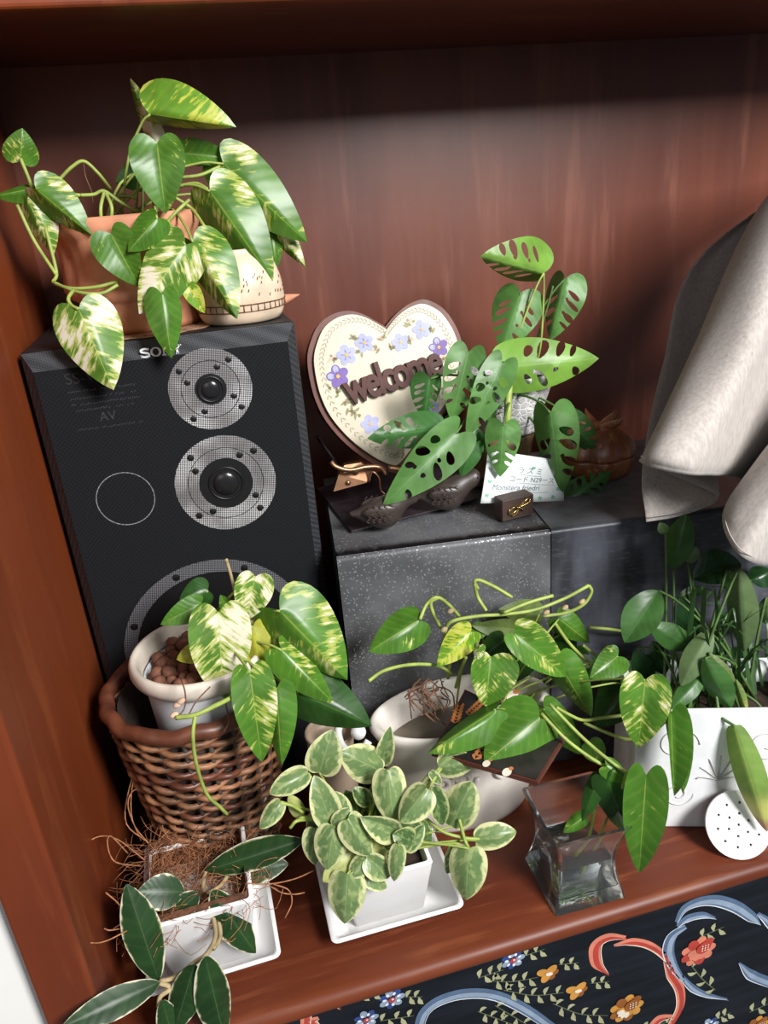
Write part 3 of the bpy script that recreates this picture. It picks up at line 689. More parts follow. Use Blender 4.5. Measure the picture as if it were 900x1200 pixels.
# card holder box
bo = pz(589, 612, RH + .003); br = pz(625.5, 603, RH + .003); bd = (br - bo); bd.z = 0; bw = bd.length; bd.normalize(); bn = Vector((-bd.y, bd.x, 0))
hb = thing('card_holder', 'small dark wooden block with a gold bow, holding a card', 'card holder', bo + bd * bw / 2)
v0, f0 = box(0, bw, 0, .020, 0, .027, .0012); mk('block', [bo + bd * p.x + bn * p.y + Vector((0, 0, p.z)) for p in v0], f0, 'wood_box', hb, smooth=False)
bc = bo + bd * bw * .5 + Vector((0, 0, .0145)) - bn * .0012; mb = MB()
for P in ([(0, 0), (.008, .006), (.0145, .0065), (.013, .002), (0, 0)], [(0, 0), (-.008, .0035), (-.0125, -.0005), (-.011, -.004), (-.004, -.003), (0, 0)], [(0, 0), (-.003, -.005), (-.009, -.0075)], [(0, 0), (.004, -.003), (.006, -.0065)], [(-.0125, .003), (-.0135, -.001), (-.0125, -.004)]):
    mb.add(tube([bc + bd * a * 1.0 + Vector((0, 0, b + a * .18)) - bn * (.0012 * (i % 2)) for i, (a, b) in enumerate(P)], .0011, 18, 6))
mb.add(dome_ellipsoid(bc - bn * .001, bd * .0022, bn * .0016, Vector((0, 0, .0019)))); mb.mk('gold_bow', 'gold', hb)
# card
cy0 = bo.y + .022
CT = [py(563, 590, cy0), py(661, 587, cy0 + .002), py(659, 541, cy0 + .016), py(574, 529, cy0 + .018)]
cd = thing('handwritten_card', 'white plant name card with handwriting and green clovers, behind the block', 'card', (CT[0] + CT[1]) / 2)
def cpt(a, b, off=0):
    p = CT[0] * (1 - a) * (1 - b) + CT[1] * a * (1 - b) + CT[2] * a * b + CT[3] * (1 - a) * b
    p = p + Vector((0, .006 * b * b, 0)); return p + cn * off
cn = (CT[1] - CT[0]).cross(CT[3] - CT[0]).normalized(); cn = cn if cn.y < 0 else -cn
v = [cpt(i / 10, j / 8) for j in range(9) for i in range(11)]; f = [(j * 11 + i, j * 11 + i + 1, (j + 1) * 11 + i + 1, (j + 1) * 11 + i) for j in range(8) for i in range(10)]
ck = mk('paper', v, f, 'paper', cd); md = ck.modifiers.new('thick', 'SOLIDIFY'); md.thickness = .0004; md.offset = 0
def on_card(body, size, a0, b0, shear=.25):
    vs, fs = text_mesh(body, size, Matrix.Identity(4), shear=shear); L1 = (CT[1] - CT[0]).length; L2 = (CT[3] - CT[0]).length
    return [cpt(a0 + p.x / L1, b0 + p.y / L2, .0006) for p in vs], fs
mb = MB(); mb.add(on_card('ラ ス ミ', .0105, .40, .62)); mb.add(on_card('コード N29ース', .0092, .30, .44)); mb.add(on_card('Monstera friedri', .0100, .10, .26))
for (a, b, c) in ((.36, .58, .72), (.26, .40, .88), (.18, .22, .80)): mb.add(ribbon([cpt(a + (c - a) * t / 6, b + .01 * math.sin(t), .0006) for t in range(7)], [.00018, .00018], cn, 0))
mb.mk('handwriting', 'ink', cd, smooth=False)
mb = MB()
for (a, b) in ((.07, .42), (.06, .15), (.17, .08), (.62, .74), (.70, .08), (.86, .10), (.93, .30), (.93, .55)):
    for k in range(4): mb.add(disc2(cpt(a, b) + (Vector((math.cos(k * PI / 2 + .4), 0, math.sin(k * PI / 2 + .4))) * .0016), .0013, cn, .0007, 8))
mb.mk('clover_print', 'paper_green', cd, smooth=False)
# carved gourd box
gc = Vector((.483, .850, RH + .003)); gd = thing('carved_wooden_gourd', 'round brown carved wooden lidded box with a pointed leafy crown', 'wooden box', gc)
def gfn(a, r, z): return r * (1 + .05 * math.cos(7 * a) + .02 * math.sin(13 * a + z * 90))
lo = [(.0, 0), (.026, 0), (.040, .010), (.047, .024), (.048, .034)]; hi = [(.049, .0355), (.0485, .044), (.043, .056), (.032, .066), (.018, .071), (.0, .072)]
mk('lower_half', *lathe(cr(lo, 14), gc, 56, gfn), 'wood_gourd', gd); mk('lid', *lathe(cr(hi, 16), gc, 56, gfn), 'wood_gourd', gd)
for k in range(5):
    a = 2 * PI * k / 5 + .3; d = Vector((math.cos(a), math.sin(a), 0)); b = gc + Vector((0, 0, .066)) + d * .016
    mk('crown_leaf', *tube([b - d * .012, b + Vector((0, 0, .006)), b + d * .012 + Vector((0, 0, .012)), b + d * .018 + Vector((0, 0, .019))], [.005, .006, .004, .0006], 12, 6), 'wood_gourd', gd)
# ================================================================== CLOTH
cols = [  # photo pixel + depth of each point, from the top of the cloth to its hem
 ((1010, 170, .93), (822, 298, .91), (776, 430, .83), (753, 545, .715), (757, 612, .668)),
 ((1030, 160, .95), (850, 288, .93), (815, 430, .84), (797, 545, .72), (800, 604, .668)),
 ((1060, 150, .92), (905, 270, .90), (868, 420, .81), (846, 530, .71), (842, 584, .672)),
 ((1010, 140, .82), (885, 268, .81), (830, 405, .75), (792, 510, .67), (798, 560, .645)),
 ((1000, 120, .76), (890, 245, .75), (815, 405, .69), (760, 522, .62), (752, 541, .615)),
 ((1040, 130, .70), (920, 250, .69), (845, 410, .64), (778, 520, .585), (764, 548, .583)),
 ((1080, 150, .68), (950, 270, .67), (878, 420, .615), (818, 530, .57), (808, 556, .57)),
 ((1110, 190, .72), (965, 290, .71), (905, 420, .65), (852, 530, .605), (836, 557, .605)),
 ((1150, 250, .74), (1000, 340, .72), (950, 450, .70), (895, 540, .69), (868, 562, .69)),
 ((1180, 300, .65), (1010, 400, .63), (935, 480, .61), (862, 575, .595), (848, 602, .59)),
 ((1190, 330, .57), (1030, 410, .565), (950, 500, .56), (880, 600, .55), (858, 640, .545)),
 ((1200, 350, .56), (1050, 430, .555), (975, 520, .55), (910, 615, .54), (884, 660, .535)),
 ((1240, 400, .62), (1090, 470, .62), (1010, 550, .61), (950, 620, .60), (925, 668, .60)),
 ((1290, 430, .56), (1130, 520, .56), (1050, 580, .555), (990, 650, .55), (960, 700, .55)),
]
g = [[py(*p) for p in c] for c in cols]
g = [cr([tuple(p) for p in c], 26) for c in g]; nr = 26
g2 = [cr([c[j] for c in g], 90) for j in range(nr)]
v = [Vector(p) for row in g2 for p in row]; f = [(j * 90 + i, j * 90 + i + 1, (j + 1) * 90 + i + 1, (j + 1) * 90 + i) for j in range(nr - 1) for i in range(89)]
cl = thing('linen_cloth', 'beige-grey linen cloth hanging in folds over the stand end', 'cloth', g2[-1][0])
co = mk('sheet', v, f, 'linen', cl); md = co.modifiers.new('thick', 'SOLIDIFY'); md.thickness = .0012
hem = [Vector(p) + Vector((0, -.0012, .006)) for p in g2[-1]]; mk('hem_stitch', *tube(hem, .0006, None, 5), 'linen', cl)
# ================================================================== PLANT ON THE SPEAKER: terracotta pot
TZ = SZ + .0015; tc = Vector((-.052, .905, TZ))
dl = tag(mk('lace_doily', *(lambda vf: ([Vector((tc.x + x, tc.y + y * 1.0, SZ + .0004)) for x, y in vf[0]], vf[1]))(poly_fill([((.088 + .004 * abs(math.sin(9 * a))) * math.cos(a), (.088 + .004 * abs(math.sin(9 * a))) * math.sin(a)) for a in [2 * PI * i / 144 for i in range(144)]],
   [[((.079 + .0035 * math.cos(b)) * math.cos(a + .028 * math.sin(b)), (.079 + .0035 * math.cos(b)) * math.sin(a + .028 * math.sin(b))) for b in [2 * PI * j / 8 for j in range(8)]] for a in [2 * PI * i / 24 for i in range(24)]], .03)), 'doily', smooth=False), 'tan lace doily under the terracotta pot on the speaker', 'doily')
md = dl.modifiers.new('thick', 'SOLIDIFY'); md.thickness = .0006; md.offset = 1
P1 = thing('potted_pothos', 'variegated pothos trailing from a terracotta pot on the loudspeaker', 'potted plant', tc, 'potted pothos plants')
def tfn(a, r, z):
    if z < .034 or z > .12 or r < .06: return r
    q = (z - .034) / .08; return r * (1 + .035 * math.sin(8 * a) * math.sin(PI * min(1, q)) + .012 * math.sin(19 * a + z * 60))
tp = [(0, 0), (.060, 0), (.064, .006), (.0655, .030), (.067, .033), (.074, .037), (.077, .046), (.074, .062), (.073, .080), (.076, .096), (.081, .103), (.082, .112), (.080, .116), (.074, .115), (.070, .100), (.0, .098)]
mk('pot', *lathe([(0, 0)] + tp[1:-1], tc, 80, tfn), 'terracotta', P1); mk('soil', *lathe([(.0718, .100), (0, .104)], tc, 32), 'soil', P1)
cc1 = tc + Vector((0, 0, .115))
for a in (
 ('pl', 176, 134, 277, 149, 9, 36, .87, .86), ('pw', 183, 168, 152, 91, 13, 8, .90, .91), ('pg', 184, 168, 194, 251, 30, 27, .83, .82),
 ('pd', 176, 204, 135, 214, 20, 16, .95, .95), ('pg', 216, 180, 273, 185, 11, 16, .90, .90), ('pm', 262, 192, 360, 284, 30, 32, .885, .875),
 ('pm', 246, 224, 320, 329, 27, 37, .845, .83), ('pw', 300, 238, 358, 313, 12, 18, .90, .89), ('pg', 318, 272, 324, 316, 12, 11, .895, .89),
 ('pw', 217, 287, 163, 368, 29, 31, .80, .79), ('pm', 226, 284, 278, 374, 17, 33, .81, .79), ('pg', 190, 345, 201, 420, 20, 18, .78, .77),
 ('pl', 222, 336, 240, 367, 10, 9, .80, .80), ('pw', 92, 362, 133, 457, 32, 36, .78, .765), ('pg', 130, 274, 163, 336, 26, 21, .815, .81),
 ('pg', 184, 256, 150, 295, 15, 20, .805, .80), ('pm', 42, 221, 108, 276, 15, 26, .83, .83), ('pw', 32, 233, 63, 298, 13, 23, .845, .845), ('pg', 42, 220, -8, 230, 5, 14, .85, .85),
 ('pm', 24, 188, 26, 150, 18, 18, .85, .85)):
    lf = leaf(P1, *a)
    if a[1] > 165 and a[2] < 300: petiole(P1, lf, cc1 + Vector((random.uniform(-.03, .04), random.uniform(-.02, .03), -.01)))
for p in ([(24, 186, .85), (32, 205, .85), (38, 221, .85)], [(20, 240, .85), (40, 282, .845), (66, 322, .83)], [(52, 262, .845), (66, 318, .832), (63, 331, .83), (85, 338, .82), (115, 336, .815), (140, 329, .815)], [(63, 331, .83), (90, 342, .81), (118, 344, .80), (138, 334, .805)], [(86, 340, .80), (80, 350, .79), (84, 358, .785), (92, 362, .78)],
          [(70, 210, .88), (84, 196, .88), (98, 189, .88), (114, 202, .88), (130, 222, .89)], [(94, 229, .86), (110, 228, .86), (122, 224, .86), (140, 236, .86), (160, 248, .86)], [(122, 225, .86), (118, 244, .85), (120, 262, .85), (126, 270, .85)], [(124, 226, .86), (131, 244, .85), (129, 264, .85)], [(94, 229, .86), (70, 226, .86), (42, 221, .86)], [(138, 230, .87), (150, 230, .87), (160, 232, .87)],
          [(183, 168, .89), (182, 210, .88), (184, 258, .86)], [(187, 255, .84), (200, 266, .82), (214, 282, .81)], [(190, 268, .83), (205, 250, .83), (222, 234, .84)], [(206, 232, .86), (225, 245, .86), (240, 266, .83)], [(213, 208, .88), (235, 205, .88), (258, 195, .885)], [(210, 218, .87), (230, 215, .86), (244, 222, .85)]):
    stem(P1, p, .0018)
stem(P1, [(98, 190, .88), (100, 206, .88), (107, 224, .88), (109, 238, .88)], .0006, 'root_brown', 'aerial_root')
# ceramic pot with hatch band
kc = Vector((.052, .862, SZ)); KP = thing('painted_ceramic_pot', 'small cream ceramic pot with brown hatched band and pointed brown beak on speaker', 'pot', kc)
kS = .9
kp = [(0, 0), (.036, 0), (.045, .004), (.0495, .014), (.051, .03), (.049, .05), (.043, .068), (.036, .078), (.034, .083), (.031, .082), (.030, .07), (.0, .06)]
mk('body', *lathe([(r * kS, z * kS) for r, z in cr(kp, 40)], kc, 56, None, 1.05, 1), 'cream_ceramic', KP)
mb = MB()
def kr(z): return .0497 if z < .02 else (.0513 if z < .04 else .0495)
for z in (.0155, .0235): mb.add(tube([kc + Vector((math.cos(a) * kr(z) * 1.06, math.sin(a) * kr(z) * 1.01, z)) for a in [2 * PI * i / 60 for i in range(60)]], .0007, None, 4, True))
for i in range(40):
    a = 2 * PI * i / 40; mb.add(tube([kc + Vector((math.cos(a) * .0508 * 1.06, math.sin(a) * .0508 * 1.01, z)) for z in (.0155, .0195, .0235)], .0005, None, 4))
rg = random.Random(5)
for i in range(90):
    a = rg.uniform(PI, 2 * PI); z = rg.uniform(.029, .056); r = .0513 if z < .04 else .0513 - (z - .04) * .28
    mb.add(tube([kc + Vector((math.cos(a) * r * 1.06, math.sin(a) * r * 1.01, z)), kc + Vector((math.cos(a + .02) * r * 1.06, math.sin(a + .02) * r * 1.01, z + .003))], .0005, None, 4))
mb.v = [kc + (Vector(p) - kc) * kS for p in mb.v]; mb.mk('painted_band', 'brown_glaze', KP)
b0 = py(326, 353, .875); b1 = py(351, 345, .87); mk('beak', *tube([b0 - (b1 - b0) * .3, b0, b0 * .45 + b1 * .55, b1], [.009, .0075, .004, .0004], 12, 10), 'terracotta', KP)
# ================================================================== MONSTERA
mc = Vector((.372, .905, RH + .003)); MP = thing('potted_monstera', 'swiss cheese vine with holed leaves in a white lace-pattern pot', 'potted plant', mc)
mk('saucer', *lathe([(0, 0), (.050, 0), (.058, .006), (.060, .016), (.057, .017), (.052, .008), (0, .006)], mc, 48), 'olive_pot', MP)
mk('inner_pot', *lathe([(0, .007), (.036, .007), (.041, .05), (.044, .062), (.040, .064), (.0, .058)], mc, 40), 'olive_pot', MP)
mk('pot', *lathe(cr([(.0, .0645), (.034, .065), (.038, .075), (.046, .10), (.056, .130), (.061, .143), (.059, .145), (.053, .13), (.0, .125)], 30), mc + Vector((.012, .0, 0)), 48), 'lace_ceramic', MP)
mk('soil', *lathe([(.054, .130), (0, .134)], mc + Vector((.012, 0, 0)), 32), 'soil', MP)
mcc = mc + Vector((0, -.02, .12))
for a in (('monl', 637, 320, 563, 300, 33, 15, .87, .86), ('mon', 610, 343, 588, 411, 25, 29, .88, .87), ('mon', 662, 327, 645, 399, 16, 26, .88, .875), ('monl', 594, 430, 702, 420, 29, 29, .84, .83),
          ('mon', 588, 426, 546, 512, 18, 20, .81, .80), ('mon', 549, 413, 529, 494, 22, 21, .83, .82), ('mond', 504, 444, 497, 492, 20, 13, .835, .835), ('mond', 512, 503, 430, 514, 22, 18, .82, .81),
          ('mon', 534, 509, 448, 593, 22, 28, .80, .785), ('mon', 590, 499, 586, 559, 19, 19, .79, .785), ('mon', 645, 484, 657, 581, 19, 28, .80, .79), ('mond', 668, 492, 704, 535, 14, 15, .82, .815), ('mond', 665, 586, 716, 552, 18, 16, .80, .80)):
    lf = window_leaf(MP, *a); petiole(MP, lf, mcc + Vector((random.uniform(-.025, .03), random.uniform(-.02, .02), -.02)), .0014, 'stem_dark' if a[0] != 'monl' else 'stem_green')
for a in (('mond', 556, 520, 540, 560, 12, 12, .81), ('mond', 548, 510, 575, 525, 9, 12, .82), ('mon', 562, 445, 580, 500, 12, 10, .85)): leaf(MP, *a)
stem(MP, [(594, 520, .83), (595, 480, .83), (598, 440, .85), (602, 420, .86)], .0045, 'stem_green')
stem(MP, [(637, 320, .87), (637, 345, .875), (634, 400, .875), (628, 430, .88)], .0014, 'stem_green'); stem(MP, [(648, 335, .88), (640, 365, .88), (630, 395, .88)], .0014, 'stem_dark')
leaf(MP, 'pc', 470, 503, 452, 492, 6, 7, .83, name='dried_leaf')
# ================================================================== BASKET + POTTED POTHOS
bc_ = Vector((-.066, .700, 0)); BK = thing('wicker_basket', 'round brown wicker basket with thick rim holding a white pot', 'basket', bc_)
NB = 22
def bR(z): return .053 + .033 * min(1, (z / .24)) ** .75
rows = 31
for k in range(rows):
    z = .008 + k * .0074; pts = []; rg = random.Random(k); ph = (k % 2) * PI
    for i in range(88):
        a = 2 * PI * i / 88; wv = math.sin(NB / 2 * a + ph)
        pts.append(bc_ + Vector((math.cos(a), math.sin(a), 0)) * (bR(z) + .0042 * wv) + Vector((0, 0, z + .0022 * math.sin(NB / 2 * a + ph + 1.2) + .001 * math.sin(3 * a + k))))
    mk('strand', *tube(pts, .0031 + rg.uniform(-.0006, .0006), None, 5, True), 'wicker' if rg.random() < .8 else 'wicker_rim', BK)
for i in range(NB):
    a = 2 * PI * (i + .0) / NB; mk('stake', *tube([bc_ + Vector((math.cos(a), math.sin(a), 0)) * bR(z) + Vector((0, 0, z)) for z in (.004, .06, .12, .18, .236)], .0026, None, 5), 'wicker_dark', BK)
mk('base', *lathe([(0, .003), (.052, .003), (.053, .010), (0, .010)], bc_, 40), 'wicker_dark', BK)
mk('lining', *lathe([(bR(z) - .0072, z) for z in (.011, .06, .12, .18, .236)], bc_, 48, cap=False), 'wicker_dark', BK)
rp = [bc_ + Vector((math.cos(a) * (.0875 + .0008 * math.sin(17 * a)), math.sin(a) * (.0875 + .0008 * math.sin(17 * a)), .243 + .0015 * math.sin(11 * a))) for a in [2 * PI * i / 96 for i in range(96)]]
mk('rim', *tube(rp, .0078, None, 10, True), 'wicker_rim', BK)
wc = Vector((-.052, .697, .0105)); P2 = thing('potted_pothos', 'variegated pothos with clay pebbles in a white pot inside the wicker basket', 'potted plant', wc, 'potted pothos plants')
PT = .277
wp = [(.0, 0), (.044, 0), (.047, .004), (.060, PT - .03), (.0605, PT - .028)]
mk('pot', *lathe(wp[:-1] + [(.0605, PT - .022), (.058, PT - .022), (.055, PT - .05), (0, PT - .05)], wc, 56), 'white_matte', P2)
mk('pot_rim', *lathe(cap=False, prof=cr([(.0605, PT - .024), (.066, PT - .022), (.0715, PT - .014), (.072, PT - .006), (.0695, PT - .001), (.0655, PT - .001), (.0625, PT - .006), (.0600, PT - .02)], 24), c=wc, seg=56), 'rim_cream', P2)
rg = random.Random(2); sph = dome_ellipsoid((0, 0, 0), Vector((.0085, 0, 0)), Vector((0, .0085, 0)), Vector((0, 0, .0078)), 6, 8); first = None
sph = ([v * (1 + .12 * noise.noise(v * 200)) for v in sph[0]], sph[1])
spots = []
for lay in range(2):
    for i in range(46):
        r = .051 * math.sqrt((i + .5) / 46); a = i * 2.39996 + lay; spots.append((wc.x + r * math.cos(a), wc.y + r * math.sin(a), wc.z + PT - .024 + lay * .007 + rg.uniform(-.002, .002)))
for s in spots:
    if first is None: first = o = mk('clay_pebble', [Vector(p) + Vector(s) for p in sph[0]], sph[1], 'pebble', P2, org=s)
    else: o = first.copy(); COL.objects.link(o); o.parent = P2; o.location = Vector(s) - wc
    o.rotation_euler = (rg.uniform(0, 6), rg.uniform(0, 6), 0); k = rg.uniform(.75, 1.15); o.scale = (k, k, k)
mk('soil', *lathe([(.0595, PT - .03), (0, PT - .028)], wc, 32), 'coir_dark', P2)
cc2 = wc + Vector((.01, 0, PT - .012))
for a in (('pw', 256, 718, 262, 822, 32, 33, .655, .64), ('pd', 243, 692, 210, 704, 17, 16, .70, .695), ('pg', 235, 708, 188, 732, 14, 14, .68, .675), ('pw', 299, 676, 288, 727, 19, 22, .675, .67), ('pc', 282, 716, 258, 722, 9, 8, .68), ('py', 296, 735, 306, 788, 15, 17, .665, .655),
          ('py', 232, 764, 207, 773, 11, 10, .66), ('pc', 290, 732, 317, 712, 10, 8, .68), ('pm', 328, 716, 407, 797, 30, 44, .65, .63), ('pm', 330, 762, 391, 824, 23, 18, .64, .62), ('pd', 350, 812, 436, 851, 24, 34, .63, .61),
          ('pm', 293, 789, 307, 893, 22, 25, .60, .58), ('pg', 324, 808, 330, 897, 15, 21, .61, .59), ('py', 318, 740, 328, 768, 8, 9, .67), ('pg', 266, 712, 258, 697, 8, 7, .685), ('py', 285, 790, 292, 770, 9, 9, .65)):
    lf = leaf(P2, *a); petiole(P2, lf, cc2 + Vector((random.uniform(-.02, .02), random.uniform(-.015, .02), 0)), lift=.012)
stem(P2, [(265, 655, .70), (270, 672, .70), (274, 688, .695), (277, 702, .69)], .0017, 'stem_tan', 'cut_stem')
stem(P2, [(206, 841, .575), (228, 838, .57), (250, 828, .575), (275, 815, .60), (292, 800, .63)], .0022); stem(P2, [(229, 838, .57), (226, 862, .565), (230, 895, .57), (242, 930, .58), (258, 946, .59), (266, 954, .595)], .0018)
for p in ([(212, 795, .62), (217, 812, .60), (216, 830, .585), (206, 842, .575)], [(246, 805, .61), (230, 822, .59), (221, 838, .58)], [(264, 822, .6), (268, 845, .6), (262, 858, .6)]): stem(P2, p, .0007, 'root_brown', 'root')
for (u, v) in ((208, 826), (204, 838), (212, 822)): mk('root_tuft', *dome_ellipsoid(py(u, v, .578), Vector((.004, 0, .001)), Vector((0, .003, 0)), Vector((0, 0, .003)), 6, 8), 'dry_leaf', P2)
# ================================================================== SQUARE POTS + SAUCERS
def square_ring(c, ax, hx, hy, z, r, n=6):
    """rounded square loop"""
    ay = Vector((-ax.y, ax.x, 0)); out = []
    for (sx, sy, a0) in ((1, 1, 0), (-1, 1, PI / 2), (-1, -1, PI), (1, -1, 1.5 * PI)):
        for i in range(n):
            a = a0 + PI / 2 * i / (n - 1); out.append(Vector(c) + ax * (sx * (hx - r) + r * math.cos(a)) + ay * (sy * (hy - r) + r * math.sin(a)) + Vector((0, 0, z)))
    return out
def square_loft(c, ang, levels, cap_first=True, cap_last=True):
    ax = Vector((math.cos(ang), math.sin(ang), 0)); v = []; f = []
    for (hx, hy, z, r) in levels: v += square_ring(c, ax, hx, hy, z, r)
    m = 24
    for i in range(len(levels) - 1):
        for j in range(m): f.append((i * m + j, i * m + (j + 1) % m, (i + 1) * m + (j + 1) % m, (i + 1) * m + j))
    if cap_first: f.append(tuple(range(m))[::-1])
    if cap_last: f.append(tuple((len(levels) - 1) * m + j for j in range(m)))
    return v, f
def saucer(label, c, ang, hx, hy, h=.022):
    o = mk('square_saucer', *square_loft(c, ang, [(hx * .66, hy * .66, 0, .004), (hx * .70, hy * .70, .001, .004), (hx - .001, hy - .001, h - .003, .007), (hx, hy, h - .001, .007), (hx - .001, hy - .001, h, .007), (hx - .004, hy - .004, h, .006), (hx - .006, hy - .006, h - .003, .006), (hx * .72, hy * .72, .005, .004)]), 'white_ceramic', org=c, sharp=50)
    return tag(o, label, 'saucer', 'square white saucers on the shelf')
saucer('white square saucer under the pot of pale-edged round leaves', Vector((.098, .586, .0005)), 0.0, .070, .057)
saucer('white square saucer under the fibre-filled pot with dark hoya leaves', Vector((-.088, .583, .0005)), .02, .065, .052)
def square_pot(root, c, ang, h, hb, ht, mat='white_ceramic'):
    return mk('pot', *square_loft(c, ang, [(hb - .002, hb - .002, 0, .003), (hb, hb, .002, .003), (ht, ht, h - .001, .003), (ht - .001, ht - .001, h, .003), (ht - .004, ht - .004, h, .003), (ht - .005, ht - .005, h - .002, .003), (ht - .008, ht - .008, h - .022, .003)]), mat, root, sharp=50)
pc_ = Vector((.093, .589, .0058)); P3 = thing('potted_peperomia', 'pale-edged peperomia with many small round leaves in white square pot', 'potted plant', pc_)
square_pot(P3, pc_, .0, .074, .037, .0475); mk('soil', *square_loft(pc_, 0, [(.0385, .0385, .058, .003), (.0415, .0415, .062, .003)]), 'soil', P3)
cc3 = pc_ + Vector((0, 0, .066))
for a in (('pep', 375, 903, 389, 857, 19, 18, .60, .61), ('pep', 445, 903, 401, 882, 19, 19, .60, .60), ('pep', 448, 893, 457, 853, 10, 9, .61, .61), ('pep', 359, 907, 318, 929, 13, 12, .57, .56), ('pep', 387, 963, 369, 911, 16, 15, .555, .57), ('pep', 406, 960, 393, 929, 10, 11, .57, .58), ('pep', 393, 968, 409, 948, 9, 9, .545, .55),
          ('pep', 328, 941, 306, 970, 9, 10, .56, .55), ('pepy', 354, 955, 339, 933, 7, 8, .57, .57), ('pep', 391, 971, 384, 1017, 18, 17, .545, .535), ('pep', 409, 962, 434, 1001, 17, 14, .54, .53), ('pep', 462, 972, 424, 958, 9, 17, .545, .54), ('pep', 455, 905, 461, 963, 18, 17, .575, .555),
          ('pep', 370, 973, 370, 1012, 14, 8, .56, .55), ('pep', 429, 1007, 410, 1027, 10, 11, .53, .525), ('pep', 431, 1006, 456, 1026, 14, 11, .53, .525), ('pepy', 411, 1002, 380, 1032, 11, 11, .545, .535), ('pep', 407, 1027, 404, 1080, 19, 20, .525, .515), ('pep', 467, 993, 462, 1031, 9, 9, .52, .515),
          ('pepd', 482, 985, 461, 978, 12, 13, .535, .535), ('pep', 477, 995, 496, 968, 9, 8, .535, .54), ('pep', 499, 926, 470, 962, 15, 18, .55, .54), ('pepd', 507, 925, 518, 965, 8, 12, .57, .56), ('pep', 517, 899, 557, 893, 12, 16, .585, .58), ('pep', 530, 966, 552, 918, 19, 20, .56, .565), ('pep', 560, 984, 603, 975, 12, 14, .55, .545),
          ('pep', 549, 997, 546, 1052, 19, 20, .535, .525), ('pepd', 540, 990, 524, 1022, 10, 10, .55, .545), ('pepd', 433, 941, 415, 924, 9, 9, .585, .59), ('pepd', 440, 944, 439, 918, 9, 7, .60, .61), ('pepd', 418, 955, 405, 927, 11, 11, .60, .61), ('pepd', 432, 965, 440, 935, 12, 11, .60, .60), ('pepy', 430, 990, 453, 1004, 9, 8, .545, .54), ('pep', 425, 1025, 452, 1040, 9, 9, .535, .53),
          ('pepd', 490, 965, 505, 985, 10, 9, .565, .56), ('pepd', 470, 950, 495, 985, 11, 10, .57, .565), ('pepd', 400, 985, 420, 1005, 12, 11, .565, .56), ('pepd', 375, 955, 362, 975, 10, 9, .575, .57), ('pepd', 440, 980, 470, 990, 12, 10, .565, .56), ('pep', 505, 905, 516, 918, 5, 5, .58), ('pepd', 380, 945, 400, 970, 10, 10, .585, .58)):
    lf = leaf(P3, a[0], a[1] - (a[3] - a[1]) * .05, a[2] - (a[4] - a[2]) * .05, a[3] + (a[3] - a[1]) * .05, a[4] + (a[4] - a[2]) * .05, a[5] * 1.06, a[6] * 1.06, *a[7:], shape='ovate', rip=.04, bend=.09); petiole(P3, lf, cc3 + Vector((random.uniform(-.025, .025), random.uniform(-.025, .02), -.004)), .0012, 'stem_green', .006)
for p in ([(500, 960, .57), (520, 975, .555), (545, 982, .55), (562, 983, .55)], [(495, 950, .57), (505, 920, .575), (517, 900, .585)], [(345, 963, .565), (358, 958, .565), (385, 968, .57), (400, 980, .58)], [(340, 970, .56), (348, 962, .56), (365, 960, .57)], [(538, 960, .555), (545, 985, .545), (552, 998, .535)], [(448, 905, .60), (446, 925, .60), (440, 950, .60)], [(328, 941, .56), (342, 944, .56), (355, 952, .565)]): stem(P3, p, .0017)
hc_ = Vector((-.090, .591, .0058)); P4 = thing('potted_hoya', 'dark-leaved hoya with cream leaf edges in a white square pot of coconut fibre', 'potted plant', hc_)
square_pot(P4, hc_, .015, .090, .038, .0515)
mk('coir_liner', *square_loft(hc_, .015, [(.0465, .0465, .098, .003), (.0465, .0465, .084, .003), (.036, .036, .066, .003)], False), 'coir_dark', P4)
rg = random.Random(9); mb = MB()
for i in range(900):
    side = rg.choice('blrf' if i % 3 else 'bl'); a = rg.uniform(-.047, .047); hgt = rg.uniform(.066, .096)
    e = .045; p = {'b': Vector((a, e, hgt)), 'f': Vector((a, -e + .002, min(hgt, .09))), 'l': Vector((-e, a, hgt)), 'r': Vector((e, a, min(hgt, .088)))}[side]
    if i % 2: p = Vector((rg.uniform(-.044, .044), rg.uniform(-.03, .046), rg.uniform(.066, .082)))
    d = Vector((rg.uniform(-1, 1), rg.uniform(-1, 1), rg.uniform(-.15, .5))).normalized(); l = rg.uniform(.014, .044); s = d.orthogonal().normalized() * l * rg.uniform(-.4, .4)
    q = [hc_ + p, hc_ + p + d * l * .35 + s * .7, hc_ + p + d * l * .7 + s, hc_ + p + d * l]
    q = [Vector((max(x.x, XL + .004), x.y, x.z)) for x in q]
    mb.add(tube(q, .00034, 7, 3))
o = mb.mk('coconut_fibre', 'coir', P4); o['kind'] = 'stuff'
